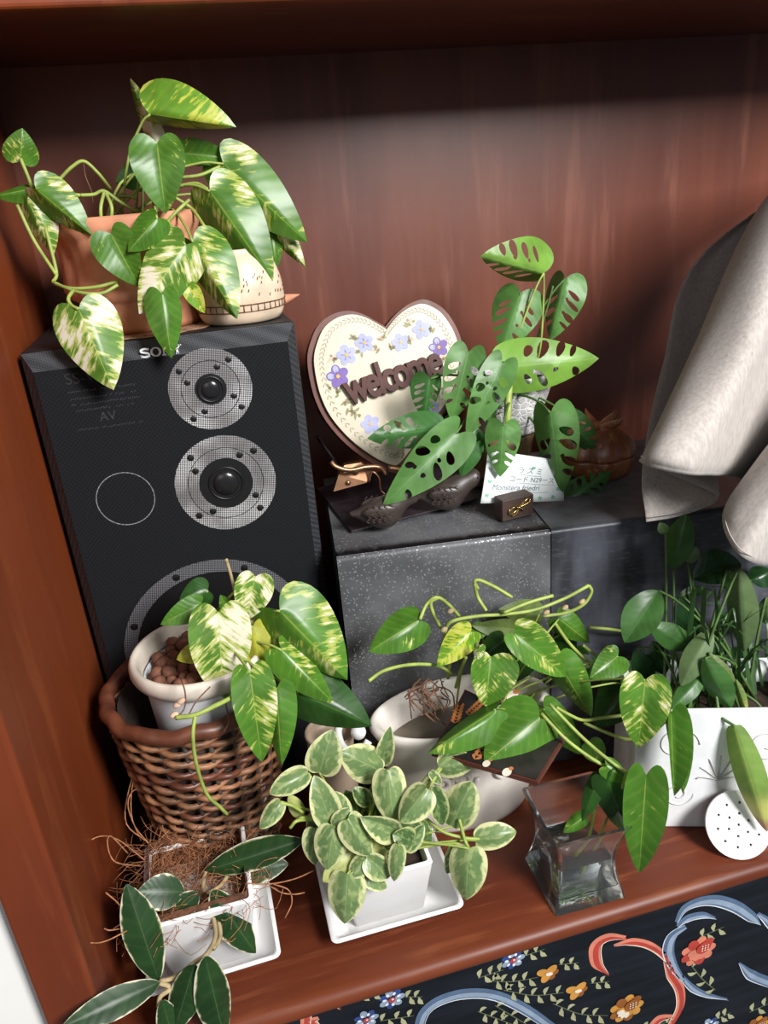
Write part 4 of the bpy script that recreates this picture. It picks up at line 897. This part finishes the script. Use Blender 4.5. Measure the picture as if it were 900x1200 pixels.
LF = ([(170, 985, .64), (148, 965, .65), (150, 930, .66), (165, 890, .66), (195, 868, .65), (222, 872, .64), (236, 905, .63), (232, 945, .63)], [(175, 990, .64), (155, 960, .65), (158, 910, .66), (185, 880, .65)], [(172, 1010, .62), (140, 985, .62), (118, 980, .61), (100, 990, .60), (90, 1008, .59)], [(165, 1015, .60), (135, 1010, .59), (126, 990, .60), (130, 980, .61), (150, 1000, .61)],
      [(172, 1078, .55), (150, 1090, .53), (120, 1104, .52), (96, 1103, .51), (75, 1095, .51)], [(175, 1070, .55), (150, 1085, .54), (130, 1090, .53), (122, 1088, .53)], [(175, 1065, .55), (150, 1068, .54), (135, 1055, .54), (124, 1046, .54)], [(285, 1035, .56), (315, 1036, .56), (345, 1030, .56), (368, 1020, .56)], [(320, 1036, .56), (338, 1043, .555), (342, 1058, .55), (334, 1076, .545)], [(316, 1038, .56), (330, 1046, .55), (345, 1048, .55), (357, 1046, .55)],
      [(185, 985, .645), (200, 950, .66), (235, 945, .66), (262, 962, .65)], [(180, 990, .64), (215, 960, .65), (250, 955, .65), (275, 970, .64)], [(200, 975, .65), (185, 940, .66), (160, 925, .66), (150, 945, .65), (165, 985, .645)])
for p in LF: stem(P4, p, .0007, 'coir', 'coir_strand', 30, 4)
for a in (('hoya', 241, 1021, 356, 984, 15, 17, .585, .575), ('hoya', 267, 1024, 338, 1012, 15, 15, .59, .585), ('hoya', 216, 1045, 161, 1045, 18, 18, .56, .555), ('hoya', 233, 1046, 206, 1071, 12, 12, .555, .55), ('hoya', 248, 1044, 300, 1117, 19, 16, .55, .53), ('hoya', 186, 1149, 148, 1036, 20, 20, .515, .545),
          ('hoya', 187, 1151, 72, 1204, 15, 16, .495, .468), ('hoya', 240, 1121, 264, 1220, 21, 17, .495, .487), ('hoya', 228, 1130, 204, 1210, 17, 18, .50, .49), ('hoya', 190, 1172, 205, 1225, 12, 12, .495, .487)):
    leaf(P4, *a, shape='lance', rip=.03, bend=.05)
for p in ([(240, 1048, .575), (247, 1065, .55), (252, 1085, .535), (252, 1100, .525), (242, 1118, .51), (228, 1128, .505), (205, 1145, .51), (187, 1150, .51)], [(246, 1050, .565), (256, 1080, .54), (258, 1098, .53), (250, 1112, .515)], [(241, 1021, .585), (238, 1035, .58), (240, 1050, .575)], [(267, 1026, .58), (258, 1038, .575), (242, 1048, .57)], [(187, 1152, .508), (200, 1158, .505), (188, 1168, .5), (186, 1180, .498)]): stem(P4, p, .0022, 'stem_tan')
# ================================================================== OVAL PLANTER + DARK BOARD
oc = Vector((.222, .6785, 0)); P5 = thing('potted_pothos', 'green pothos trailing from an oval white ceramic planter with scroll handles', 'potted plant', oc, 'potted pothos plants')
op = [(.0, .0), (.70, .0), (.74, .006), (.80, .03), (.86, .07), (.90, .10), (.93, .125), (.98, .138), (1.02, .146), (1.02, .152), (.98, .155), (.92, .152), (.86, .140), (.82, .11), (.76, .05), (0, .04)]
PA = .106; PB = .054
mk('planter', *lathe([(r * 1.0, z) for r, z in op], oc, 72, lambda a, r, z: r * (1 + (.014 * math.sin(10 * a) if .03 < z < .12 and r > .78 else 0)), PA, PB), 'planter_white', P5)
mk('water', *lathe([(.83, .118), (.4, .118), (0, .118)], oc, 48, None, PA, PB, cap=False), 'murky_water', P5)
def spiral(c, r, n, X, Z, turn=1.6, d=1, flat=.004):
    return [c + X * math.cos(d * 2 * PI * turn * i / n) * r * (1 - .85 * i / n) + Z * math.sin(d * 2 * PI * turn * i / n) * r * (1 - .85 * i / n) for i in range(n + 1)]
for (ang, dd) in ((-2.0, 1), (-1.75, -1), (-1.2, 1), (-.9, -1)):
    c = oc + Vector((math.cos(ang) * PA * .91, math.sin(ang) * PB * .91, .088)); tX = Vector((-math.sin(ang) * PA, math.cos(ang) * PB, 0)).normalized()
    mk('scroll_relief', *tube(spiral(c, .017, 40, tX, Vector((0, 0, 1)), 1.6, dd), .0032, None, 6), 'planter_white', P5)
mk('handle', *tube([py(432, 868, .672), py(424, 880, .668), py(412, 884, .668), py(400, 872, .672), py(396, 856, .676), py(402, 846, .68), py(412, 845, .68)], .0045, 30, 8), 'white_ceramic', P5)
mk('handle_ball', *dome_ellipsoid(py(420, 858, .668), Vector((.0085, 0, 0)), Vector((0, .0085, 0)), Vector((0, 0, .0085)), 12, 16), 'white_ceramic', P5)
mk('handle_ball', *dome_ellipsoid(py(686, 775, .672), Vector((.0085, 0, 0)), Vector((0, .0085, 0)), Vector((0, 0, .0085)), 12, 16), 'white_ceramic', P5)
cc5 = oc + Vector((.03, 0, .13))
for a in (('pg', 490, 727, 432, 764, 21, 24, .66, .65), ('pl', 552, 741, 512, 781, 18, 15, .655, .645), ('pm', 575, 770, 569, 828, 19, 31, .635, .62), ('pg', 580, 832, 501, 883, 10, 26, .60, .585), ('pg', 632, 842, 567, 895, 37, 35, .585, .57), ('pm', 604, 743, 663, 793, 18, 24, .64, .625), ('po', 632, 720, 584, 714, 15, 13, .69), ('po', 606, 738, 552, 733, 11, 14, .69),
          ('pg', 655, 725, 691, 753, 14, 15, .67, .665), ('pg', 655, 778, 693, 840, 15, 22, .635, .625), ('pg', 724, 769, 691, 795, 15, 18, .64, .63), ('pd', 735, 800, 698, 853, 22, 26, .655, .645), ('pm', 756, 797, 748, 876, 24, 28, .565, .55), ('pg', 638, 832, 682, 885, 16, 18, .63, .62), ('pd', 590, 750, 560, 775, 14, 14, .67),
          ('pd', 620, 760, 600, 800, 16, 16, .68), ('pg', 565, 735, 545, 752, 9, 9, .69), ('pd', 690, 770, 660, 800, 18, 18, .68), ('pg', 690, 870, 705, 893, 12, 13, .62), ('pd', 660, 742, 668, 775, 12, 12, .69), ('pg', 630, 745, 590, 760, 12, 12, .685), ('pw', 562, 757, 558, 775, 6, 7, .63)):
    lf = leaf(P5, *a)
    if a[1] not in (490,): petiole(P5, lf, cc5 + Vector((random.uniform(-.05, .05), random.uniform(-.03, .03), -.012)), .0011, lift=.012)
for p in ([(492, 726, .66), (500, 708, .67), (512, 700, .67), (525, 708, .68), (538, 722, .69)], [(516, 735, .68), (508, 720, .67), (505, 706, .67), (514, 700, .67)], [(524, 760, .68), (522, 740, .67), (530, 728, .665), (560, 722, .66), (590, 720, .655), (625, 715, .65), (660, 702, .65), (690, 686, .65)], [(560, 690, .68), (556, 682, .68), (562, 680, .68), (580, 688, .68), (600, 700, .675)], [(556, 684, .68), (560, 700, .68), (570, 716, .67)], [(690, 686, .65), (693, 694, .65), (684, 708, .65), (664, 718, .655), (636, 722, .66)], [(590, 718, .65), (620, 706, .65), (648, 698, .65)], [(432, 798, .63), (450, 786, .64), (480, 779, .65), (512, 780, .66), (530, 790, .67)], [(525, 795, .68), (527, 770, .68), (528, 758, .675)], [(534, 806, .67), (540, 785, .67), (546, 770, .665)], [(650, 730, .67), (668, 755, .665), (695, 782, .66)], [(683, 756, .66), (700, 770, .66)], [(690, 735, .69), (720, 738, .69), (740, 742, .69)]): stem(P5, p, .0020)
for (u, v) in ((640, 718), (662, 712), (682, 705), (520, 738), (528, 716)): mk('node', *dome_ellipsoid(py(u, v, .652), Vector((.004, 0, .001)), Vector((0, .003, 0)), Vector((0, 0, .003)), 6, 8), 'stem_tan', P5)
rg = random.Random(4); mb = MB()
for i in range(26):
    u, v = rg.uniform(485, 520), rg.uniform(792, 825); mb.add(tube([py(u, v, .68), py(u + rg.uniform(-14, 14), v + rg.uniform(0, 14), .67), py(u + rg.uniform(-22, 22), v + rg.uniform(10, 40), .665)], .0008, 8, 4))
mb.mk('roots', 'root_brown', P5)
# dark picture board lying across the planter
bz = .158; b4 = [pz(506, 886, bz), pz(630, 921, bz), pz(664, 866, bz), pz(545, 812, bz)]
bdn = Vector((0, 0, 1)); BD = thing('picture_board', 'dark lacquered board with wheat ear and mushroom print lying across the planter', 'board', sum(b4, Vector()) / 4)
mk('slab', *extrude_poly(b4, Vector((0, 0, .005))), 'board_edge', BD, smooth=False)
ins = [p * .96 + (sum(b4, Vector()) / 4) * .04 for p in b4]; mk('printed_face', *extrude_poly([p + Vector((0, 0, .0051)) for p in ins], Vector((0, 0, .0006))), 'board_dark', BD, smooth=False)
bzt = bz + .006
for (a, b) in (((533, 848), (539, 826)), ((548, 838), (565, 822)), ((640, 852), (610, 830)), ((556, 890), (575, 868))):
    A, B = pz(*a, bzt), pz(*b, bzt); mb = MB(); d = (B - A); s = Vector((-d.y, d.x, 0)).normalized()
    for k in range(6):
        for sg in (1, -1): p = A + d * (k / 6); mb.add(ribbon(cr([p, p + d * .14 + s * sg * .0035, p + d * .26 + s * sg * .003], 6), [.0004, .0022, .0003], bdn, .0004 + k * .00005))
    mb.mk('wheat_print', 'wheat', BD, smooth=False)
for (u, v, r) in ((590, 832, 11), (582, 850, 8), (600, 815, 9), (594, 905, 6), (575, 885, 7), (570, 895, 5)):
    mb = MB(); mb.add(disc2(pz(u, v, bzt), r * .00075, bdn, .0003, 14, 1.4), 0); mb.add(disc2(pz(u + 5, v - 4, bzt), r * .0004, bdn, .0005, 10, 1.2), 1); mb.mk('mushroom_print', ['print_cream', 'wheat'], BD, smooth=False)
# beige cup and brown jar behind
tag(mk('beige_cup', *lathe(cr([(0, 0), (.020, 0), (.024, .004), (.026, .06), (.027, .135), (.0285, .14), (.026, .141), (.0245, .13), (0, .12)], 30), Vector((.070, .700, 0)), 40), 'beige_ceramic'), 'plain beige ceramic cup between wicker basket and oval planter', 'cup')
jc = Vector((.172, .7275, .145)) ; 
# ================================================================== GLASS VASE
va = Vector((.298, .5445, .0005)); VS = thing('glass_vase', 'clear square glass vase with pinched waist and pothos cuttings in water', 'vase', va); VH = .098
def vlev(z):
    q = z / VH; return .0405 - .0095 * math.sin(PI * min(1, max(0, q))) + .002 * q
out = [(vlev(VH * i / 14), vlev(VH * i / 14), VH * i / 14, .004) for i in range(15)]
inn = [(vlev(VH * i / 14) - .0035, vlev(VH * i / 14) - .0035, VH * i / 14, .003) for i in range(14, 1, -1)]
mk('vase_body', *square_loft(va, -.02, [(.038, .038, 0, .004)] + out + inn), 'glass', VS, sharp=40)
wt = [(vlev(VH * i / 14) - .0030, vlev(VH * i / 14) - .0030, VH * i / 14 - .0004, .003) for i in range(2, 8)]
mk('water', *square_loft(va, -.02, wt), 'water', VS, sharp=40)
for a in (('pg', 757, 909, 749, 1023, 21, 24, .515, .50), ('pd', 712, 915, 735, 976, 18, 18, .535, .53), ('pd', 701, 914, 682, 963, 10, 10, .545, .54), ('pg', 711, 898, 739, 917, 12, 11, .54, .53), ('pg', 786, 836, 790, 933, 3, 21, .545, .535), ('pg', 684, 958, 660, 976, 9, 8, .55), ('pg', 788, 838, 800, 930, 8, 18, .55, .54)):
    leaf(VS, *a)
for p in ([(644, 825, .60), (680, 862, .57), (710, 888, .545), (735, 905, .53), (757, 909, .52)], [(634, 836, .59), (665, 868, .565), (700, 893, .55), (714, 898, .545)], [(652, 829, .60), (668, 838, .60), (684, 844, .60), (708, 841, .60), (734, 838, .60)], [(684, 847, .60), (720, 862, .58), (740, 866, .57), (765, 858, .56), (787, 838, .55)], [(716, 900, .54), (700, 935, .545), (690, 980, .55), (672, 1010, .55)], [(735, 904, .53), (722, 940, .535), (705, 975, .54), (695, 1000, .545)]): stem(VS, p, .0019)
# ================================================================== WHITE PLANTER BOX WITH PEACE LILY
LA = math.radians(-19); L0 = pz(738, 969, 0); lx = Vector((math.cos(LA), math.sin(LA), 0)); ly = Vector((-math.sin(LA), math.cos(LA), 0))
LB = thing('potted_peace_lily', 'dark green peace lily with browned leaf tips in a white planter box with scroll relief', 'potted plant', L0 + lx * .09 + ly * .05)
def lp(a, b, z): return L0 + lx * a + ly * b + Vector((0, 0, z))
LW, LD, LHt = .185, .10, .163
def lbox(name, x0, x1, y0, y1, z0, z1, mat, bev=.0015, parent=LB): vv, ff = box(x0, x1, y0, y1, z0, z1, bev); return mk(name, [lp(*p) for p in vv], ff, mat, parent, smooth=False)
fp = lbox('front_panel', 0, LW, 0, .008, 0, LHt, 'box_white'); lbox('back_panel', 0, LW, LD - .008, LD, 0, LHt, 'box_white'); lbox('side_panel', 0, .008, .008, LD - .008, 0, LHt, 'box_white'); lbox('side_panel', LW - .008, LW, .008, LD - .008, 0, LHt, 'box_white'); lbox('soil', .008, LW - .008, .008, LD - .008, .12, .135, 'soil')
for (cx, cz, r, dd) in ((.045, .12, .024, 1), (.14, .12, .024, -1), (.05, .05, .018, -1), (.135, .05, .018, 1)):
    mk('scroll_relief', *tube([lp(cx + p[0], -.0004, cz + p[1]) for p in [(math.cos(dd * 2 * PI * 1.3 * i / 36) * r * (1 - .75 * i / 36), math.sin(dd * 2 * PI * 1.3 * i / 36) * r * (1 - .75 * i / 36)) for i in range(37)]], .0008, None, 5), 'relief_grey', fp)
mb = MB()
for k in range(7):
    a = PI * k / 6; mb.add(tube([lp(.093, -.0003, .07), lp(.093 + .018 * math.cos(a), -.0008, .075 + .02 * math.sin(a)), lp(.093 + .024 * math.cos(a), -.0003, .072 + .032 * math.sin(a))], .001, 8, 5))
mb.mk('shell_relief', 'relief_grey', fp)
lc = lp(.09, .05, .135); PL = LB
def lil(m, bx, by, tx, ty, w1, w2, yb, yt=None, shape='lance', bend=.08, pet=True, name='leaf'):
    lf = leaf(PL, m, bx, by, tx, ty, w1, w2, yb, yt, shape, bend, None, .06, name)
    if pet: petiole(PL, lf, lc + Vector((random.uniform(-.06, .06), random.uniform(-.03, .02), 0)), .0015, 'stem_dark', .02)
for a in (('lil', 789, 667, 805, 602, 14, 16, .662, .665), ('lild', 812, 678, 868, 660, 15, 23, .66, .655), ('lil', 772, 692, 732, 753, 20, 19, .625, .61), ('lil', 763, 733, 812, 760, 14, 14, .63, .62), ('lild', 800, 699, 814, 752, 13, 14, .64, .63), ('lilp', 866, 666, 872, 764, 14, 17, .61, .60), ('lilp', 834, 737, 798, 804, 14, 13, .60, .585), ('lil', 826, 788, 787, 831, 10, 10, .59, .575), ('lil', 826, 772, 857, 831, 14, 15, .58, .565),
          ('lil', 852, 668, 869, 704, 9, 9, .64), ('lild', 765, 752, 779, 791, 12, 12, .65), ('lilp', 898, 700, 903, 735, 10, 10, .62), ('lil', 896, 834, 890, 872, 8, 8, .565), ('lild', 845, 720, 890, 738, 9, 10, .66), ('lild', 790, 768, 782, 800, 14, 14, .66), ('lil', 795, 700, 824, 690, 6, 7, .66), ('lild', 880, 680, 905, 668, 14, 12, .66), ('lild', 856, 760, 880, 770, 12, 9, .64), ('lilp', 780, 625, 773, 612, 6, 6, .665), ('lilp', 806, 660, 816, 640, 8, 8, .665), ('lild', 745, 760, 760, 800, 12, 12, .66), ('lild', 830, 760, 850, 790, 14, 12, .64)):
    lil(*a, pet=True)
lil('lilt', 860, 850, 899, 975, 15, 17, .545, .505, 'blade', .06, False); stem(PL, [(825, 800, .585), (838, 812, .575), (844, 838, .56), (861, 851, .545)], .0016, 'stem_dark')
lil('po', 831, 766, 862, 800, 6, 6, .585, .57); lil('lilt', 862, 796, 875, 834, 4, 5, .57, .56, pet=False, name='withered_tip')
rg = random.Random(21)
for i in range(34):
    b = lc + Vector((rg.uniform(-.05, .08), rg.uniform(-.02, .03), 0)); t = py(rg.uniform(800, 930), rg.uniform(680, 830), rg.uniform(.56, .68)); m = (b + t) / 2 + Vector((0, 0, rg.uniform(.02, .07)))
    P = [Vector(p) for p in cr([b, m, t], 14)]; s = (t - b).cross(Vector((0, 0, 1))); s = s.normalized() if s.length > 1e-4 else Vector((1, 0, 0)); w = rg.uniform(.0015, .0032); v = []; uv = []; fl = []
    for k, p in enumerate(P):
        q = k / 13; ww = w * (1 - q ** 3); v += [p - s * ww, p + Vector((0, 0, -ww * .4)), p + s * ww]; uv += [(0, q), (.5, q), (1, q)]; fl += [(-.05, q), (0, q), (.05, q)]
    mk('grass_blade', v, [x for k in range(13) for x in ((3 * k, 3 * k + 1, 3 * k + 4, 3 * k + 3), (3 * k + 1, 3 * k + 2, 3 * k + 5, 3 * k + 4))], 'grass', PL, uvs={'UVMap': uv, 'flat': fl})
# perforated disc leaning on the box
D0 = pz(872, 1007, .001); dn = Vector((-.18, -.80, .56)).normalized(); dxv = Vector((0, 0, 1)).cross(dn).normalized() * -1; dxv = dxv if dxv.x > 0 else -dxv; dup_ = dn.cross(dxv); dup_ = dup_ if dup_.z > 0 else -dup_
RD = .036; DC = D0 + dup_ * RD
holes = []; hp_ = []
for r, n, o_ in ((.0, 1, 0), (.012, 6, .3), (.0235, 10, .1)):
    for i in range(n): a = o_ + 2 * PI * i / n; hp_.append((r * math.cos(a), r * math.sin(a)))
holes = [[(x + .0016 * math.cos(2 * PI * k / 8), y + .0016 * math.sin(2 * PI * k / 8)) for k in range(8)] for x, y in hp_]
vs, fs = poly_fill([(RD * math.cos(2 * PI * i / 64), RD * math.sin(2 * PI * i / 64)) for i in range(64)], holes, 0)
DK = thing('perforated_disc', 'round white disc with small drain holes leaning against the planter box', 'drain disc', D0)
dd_ = mk('disc', [DC + dxv * x + dup_ * y for x, y in vs], fs, 'white_ceramic', DK, smooth=False); md = dd_.modifiers.new('thick', 'SOLIDIFY'); md.thickness = .003; md.offset = 0
mk('hole_shade', *extrude_poly([DC - dn * .0035 + dxv * RD * .9 * math.cos(2 * PI * i / 40) + dup_ * RD * .9 * math.sin(2 * PI * i / 40) for i in range(40)], -dn * .001), 'speaker_vinyl', DK, smooth=False)  # added dark sheet behind the holes, giving them their shade
# ================================================================== PAINTED PANEL BELOW THE SHELF
PYP = .503; PN = Vector((0, -1, 0))
PP = thing('painted_cabinet', 'dark navy cabinet front painted with folk-art scrolls and flowers below the shelf', 'cabinet', (.55, PYP + .01, -.5))
mk('board', *box(XL, 1.5, PYP, PYP + .02, -.5, -.021), 'navy_panel', PP, smooth=False)
for nm, c in (('r_red', (.42, .05, .035)), ('r_coral', (.62, .20, .13)), ('r_cream', (.75, .66, .52)), ('r_blue', (.09, .14, .23)), ('r_lblue', (.26, .33, .43)), ('r_sage', (.38, .38, .22)), ('r_dsage', (.10, .12, .06)), ('r_ochre', (.55, .26, .05)), ('r_brown', (.27, .09, .02)), ('r_dkblue', (.03, .06, .22)), ('r_white', (.72, .75, .80))): plain(nm, c, .5, var=.1, sc=60)
def pp(u, v): return py(u, v, PYP)
def spx(p): return m_per_px(p)
def rst(mb, pts, w, mi, lay, n=26):
    P = [pp(*p) for p in cr(pts, n)]; k = spx(P[0]); mb.add(ribbon(P, [x * k for x in w], PN, .0003 + lay * .00025), mi)
def scroll(pts, w, kind):
    mb = MB(); m = ['r_coral', 'r_red', 'r_cream'] if kind == 'red' else ['r_blue', 'r_lblue', 'r_white']
    rst(mb, pts, w, 0, 0); rst(mb, [(a + 1.2, b + 1.8) for a, b in pts], [x * .45 for x in w], 1, 1)
    # light outline along one edge
    P = [pp(*p) for p in cr(pts, 26)]; k = spx(P[0]); E = []
    for i, p in enumerate(P):
        t = (P[min(i + 1, 25)] - P[max(i - 1, 0)]).normalized(); s = t.cross(PN); u = i / 25 * (len(w) - 1); j = min(int(u), len(w) - 2); ww = w[j] + (w[j + 1] - w[j]) * (u - j); E.append(p + s * ww * k)
    mb.add(ribbon(E, [.0002, .0006, .0006, .0002], PN, .0009), 2)
    mb.mk('painted_scroll', m, PP, smooth=False)
scroll([(712, 1141), (699, 1128), (698, 1108), (712, 1098), (733, 1098)], [1, 7, 8, 6, 2], 'red')
scroll([(719, 1107), (740, 1103), (762, 1108), (780, 1122), (790, 1140)], [1, 5.5, 5, 4, 2], 'red')
scroll([(778, 1126), (786, 1142), (796, 1158), (797, 1178), (788, 1196), (780, 1206)], [1, 6, 6.5, 6, 5, 3], 'red')
scroll([(762, 1204), (772, 1194), (788, 1190)], [5, 7, 2], 'red')
scroll([(357, 1204), (360, 1186), (372, 1174), (388, 1173), (398, 1181)], [5, 7, 7, 6, 1], 'red')
scroll([(372, 1203), (366, 1196), (373, 1192)], [4, 5, 2], 'red')
scroll([(792, 1080), (802, 1064), (820, 1056), (840, 1055), (862, 1062), (880, 1074), (890, 1082)], [2, 6, 7, 8, 8, 7, 1], 'blue')
scroll([(793, 1085), (805, 1076), (822, 1072), (838, 1075)], [2, 6, 5, 1], 'blue')
scroll([(803, 1085), (788, 1096), (783, 1112), (788, 1130), (800, 1148)], [3, 8, 8, 6, 3], 'blue')
scroll([(798, 1144), (812, 1158), (830, 1166), (852, 1170)], [3, 4.5, 3.5, .6], 'blue')
scroll([(866, 1128), (880, 1142), (905, 1152)], [1, 7, 7], 'blue'); scroll([(888, 1070), (900, 1080), (912, 1096)], [2, 5, 5], 'blue')
scroll([(490, 1206), (497, 1186), (515, 1172), (545, 1164), (580, 1166), (615, 1182), (650, 1206)], [6, 7, 8, 8, 7, 7, 6], 'blue')
def sprig(pts, n, l):
    l *= 1.2
    mb = MB(); P = cr(pts, 20); rst(mb, pts, [.6, .8, .5], 0, 0)
    for i in range(n):
        k = int((i + .5) / n * 18); p = P[k]; t = (P[k + 1][0] - P[k][0], P[k + 1][1] - P[k][1]); q = math.hypot(*t); t = (t[0] / q, t[1] / q); sg = 1 if i % 2 else -1
        a = (p[0] + t[0] * l * .5 - t[1] * sg * l * .75, p[1] + t[1] * l * .5 + t[0] * sg * l * .75); m_ = (p[0] + t[0] * l * .15 - t[1] * sg * l * .5, p[1] + t[1] * l * .15 + t[0] * sg * l * .5)
        rst(mb, [p, m_, a], [.4, 3.4, .3], 1, 1, 8)
    mb.mk('painted_sprig', ['r_dsage', 'r_sage'], PP, smooth=False)
for s in (([(560, 1146), (590, 1136)], 5, 10), ([(575, 1149), (600, 1150), (630, 1145)], 8, 10), ([(590, 1160), (625, 1166), (660, 1163)], 9, 10), ([(648, 1176), (680, 1188), (712, 1190)], 8, 10), ([(614, 1120), (638, 1112)], 4, 9), ([(655, 1130), (678, 1128)], 4, 8), ([(692, 1152), (714, 1150)], 4, 8), ([(418, 1166), (445, 1162)], 4, 9), ([(474, 1168), (495, 1168)], 4, 9), ([(445, 1196), (485, 1190)], 5, 9),
          ([(820, 1098), (848, 1086)], 4, 9), ([(838, 1160), (822, 1146), (806, 1126)], 6, 10), ([(560, 1185), (600, 1200)], 6, 9), ([(580, 1178), (620, 1202)], 5, 9), ([(840, 1194), (856, 1186)], 4, 8), ([(878, 1186), (900, 1176)], 3, 9), ([(750, 1205), (790, 1196)], 3, 7)): sprig(*s)
def flower(u, v, r, kind):
    mb = MB(); c = pp(u, v); k = spx(c); cnt = [0]
    def petal(a, d, rr, mi, lay, sx=1.3):
        cnt[0] += 1; dv = Vector((math.cos(a), 0, math.sin(a))); mb.add(disc2(c + dv * d * k, rr * k, PN, .0004 + lay * .0004 + cnt[0] * .00003, 12, sx, dv), mi)
    if kind == 'blue':
        for i in range(7): petal(2 * PI * i / 7, r * .68, r * .32, i % 2, 0)
        for i in range(7): petal(2 * PI * i / 7 + .3, r * .6, r * .13, 2, 1)
        petal(0, 0, r * .3, 3, 2, 1); petal(1, r * .1, r * .1, 2, 3, 1); mats = ['r_lblue', 'r_dkblue', 'r_white', 'r_red']
    elif kind == 'tulip':
        for a, mi in ((2.6, 0), (-.2, 1), (.7, 0), (-1.0, 1), (-1.9, 0)): petal(a, r * .45, r * .42, mi, 0 if mi else 1, 1.5)
        petal(-.3, r * .15, r * .22, 2, 3, 1.6); mats = ['r_ochre', 'r_brown', 'r_cream']
    else:
        m3 = ['r_coral', 'r_red', 'r_cream'] if kind == 'red' else ['r_ochre', 'r_brown', 'r_cream']
        for i in range(9): petal(2 * PI * i / 9, r * .66, r * .32, i % 2, i % 2)
        for i in range(5): petal(PI + 1.1 * i * .6, r * .35, r * .25, 0, 2)
        petal(.7, r * .35, r * .42, 1, 3, 1.1)
        for i in range(3):
            for j in range(3): mb.add(disc2(c + Vector(((.15 + .17 * i) * r * k, 0, (.08 + .17 * j) * r * k)), r * .05 * k, PN, .0030, 6), 2)
        if kind != 'red':
            for i in range(4): petal(PI + .5 * i, r * .42, r * .16, 2, 4, 1.5)
        mats = m3
    mb.mk('painted_flower', mats, PP, smooth=False)
for a in ((459, 1170, 15, 'blue'), (429, 1194, 14, 'blue'), (601, 1124, 14, 'blue'), (641, 1140, 14, 'tulip'), (675, 1160, 14, 'tulip'), (734, 1181, 21, 'ochre'), (818, 1114, 22, 'red'), (830, 1202, 13, 'blue'), (886, 1202, 16, 'ochre')): flower(*a)
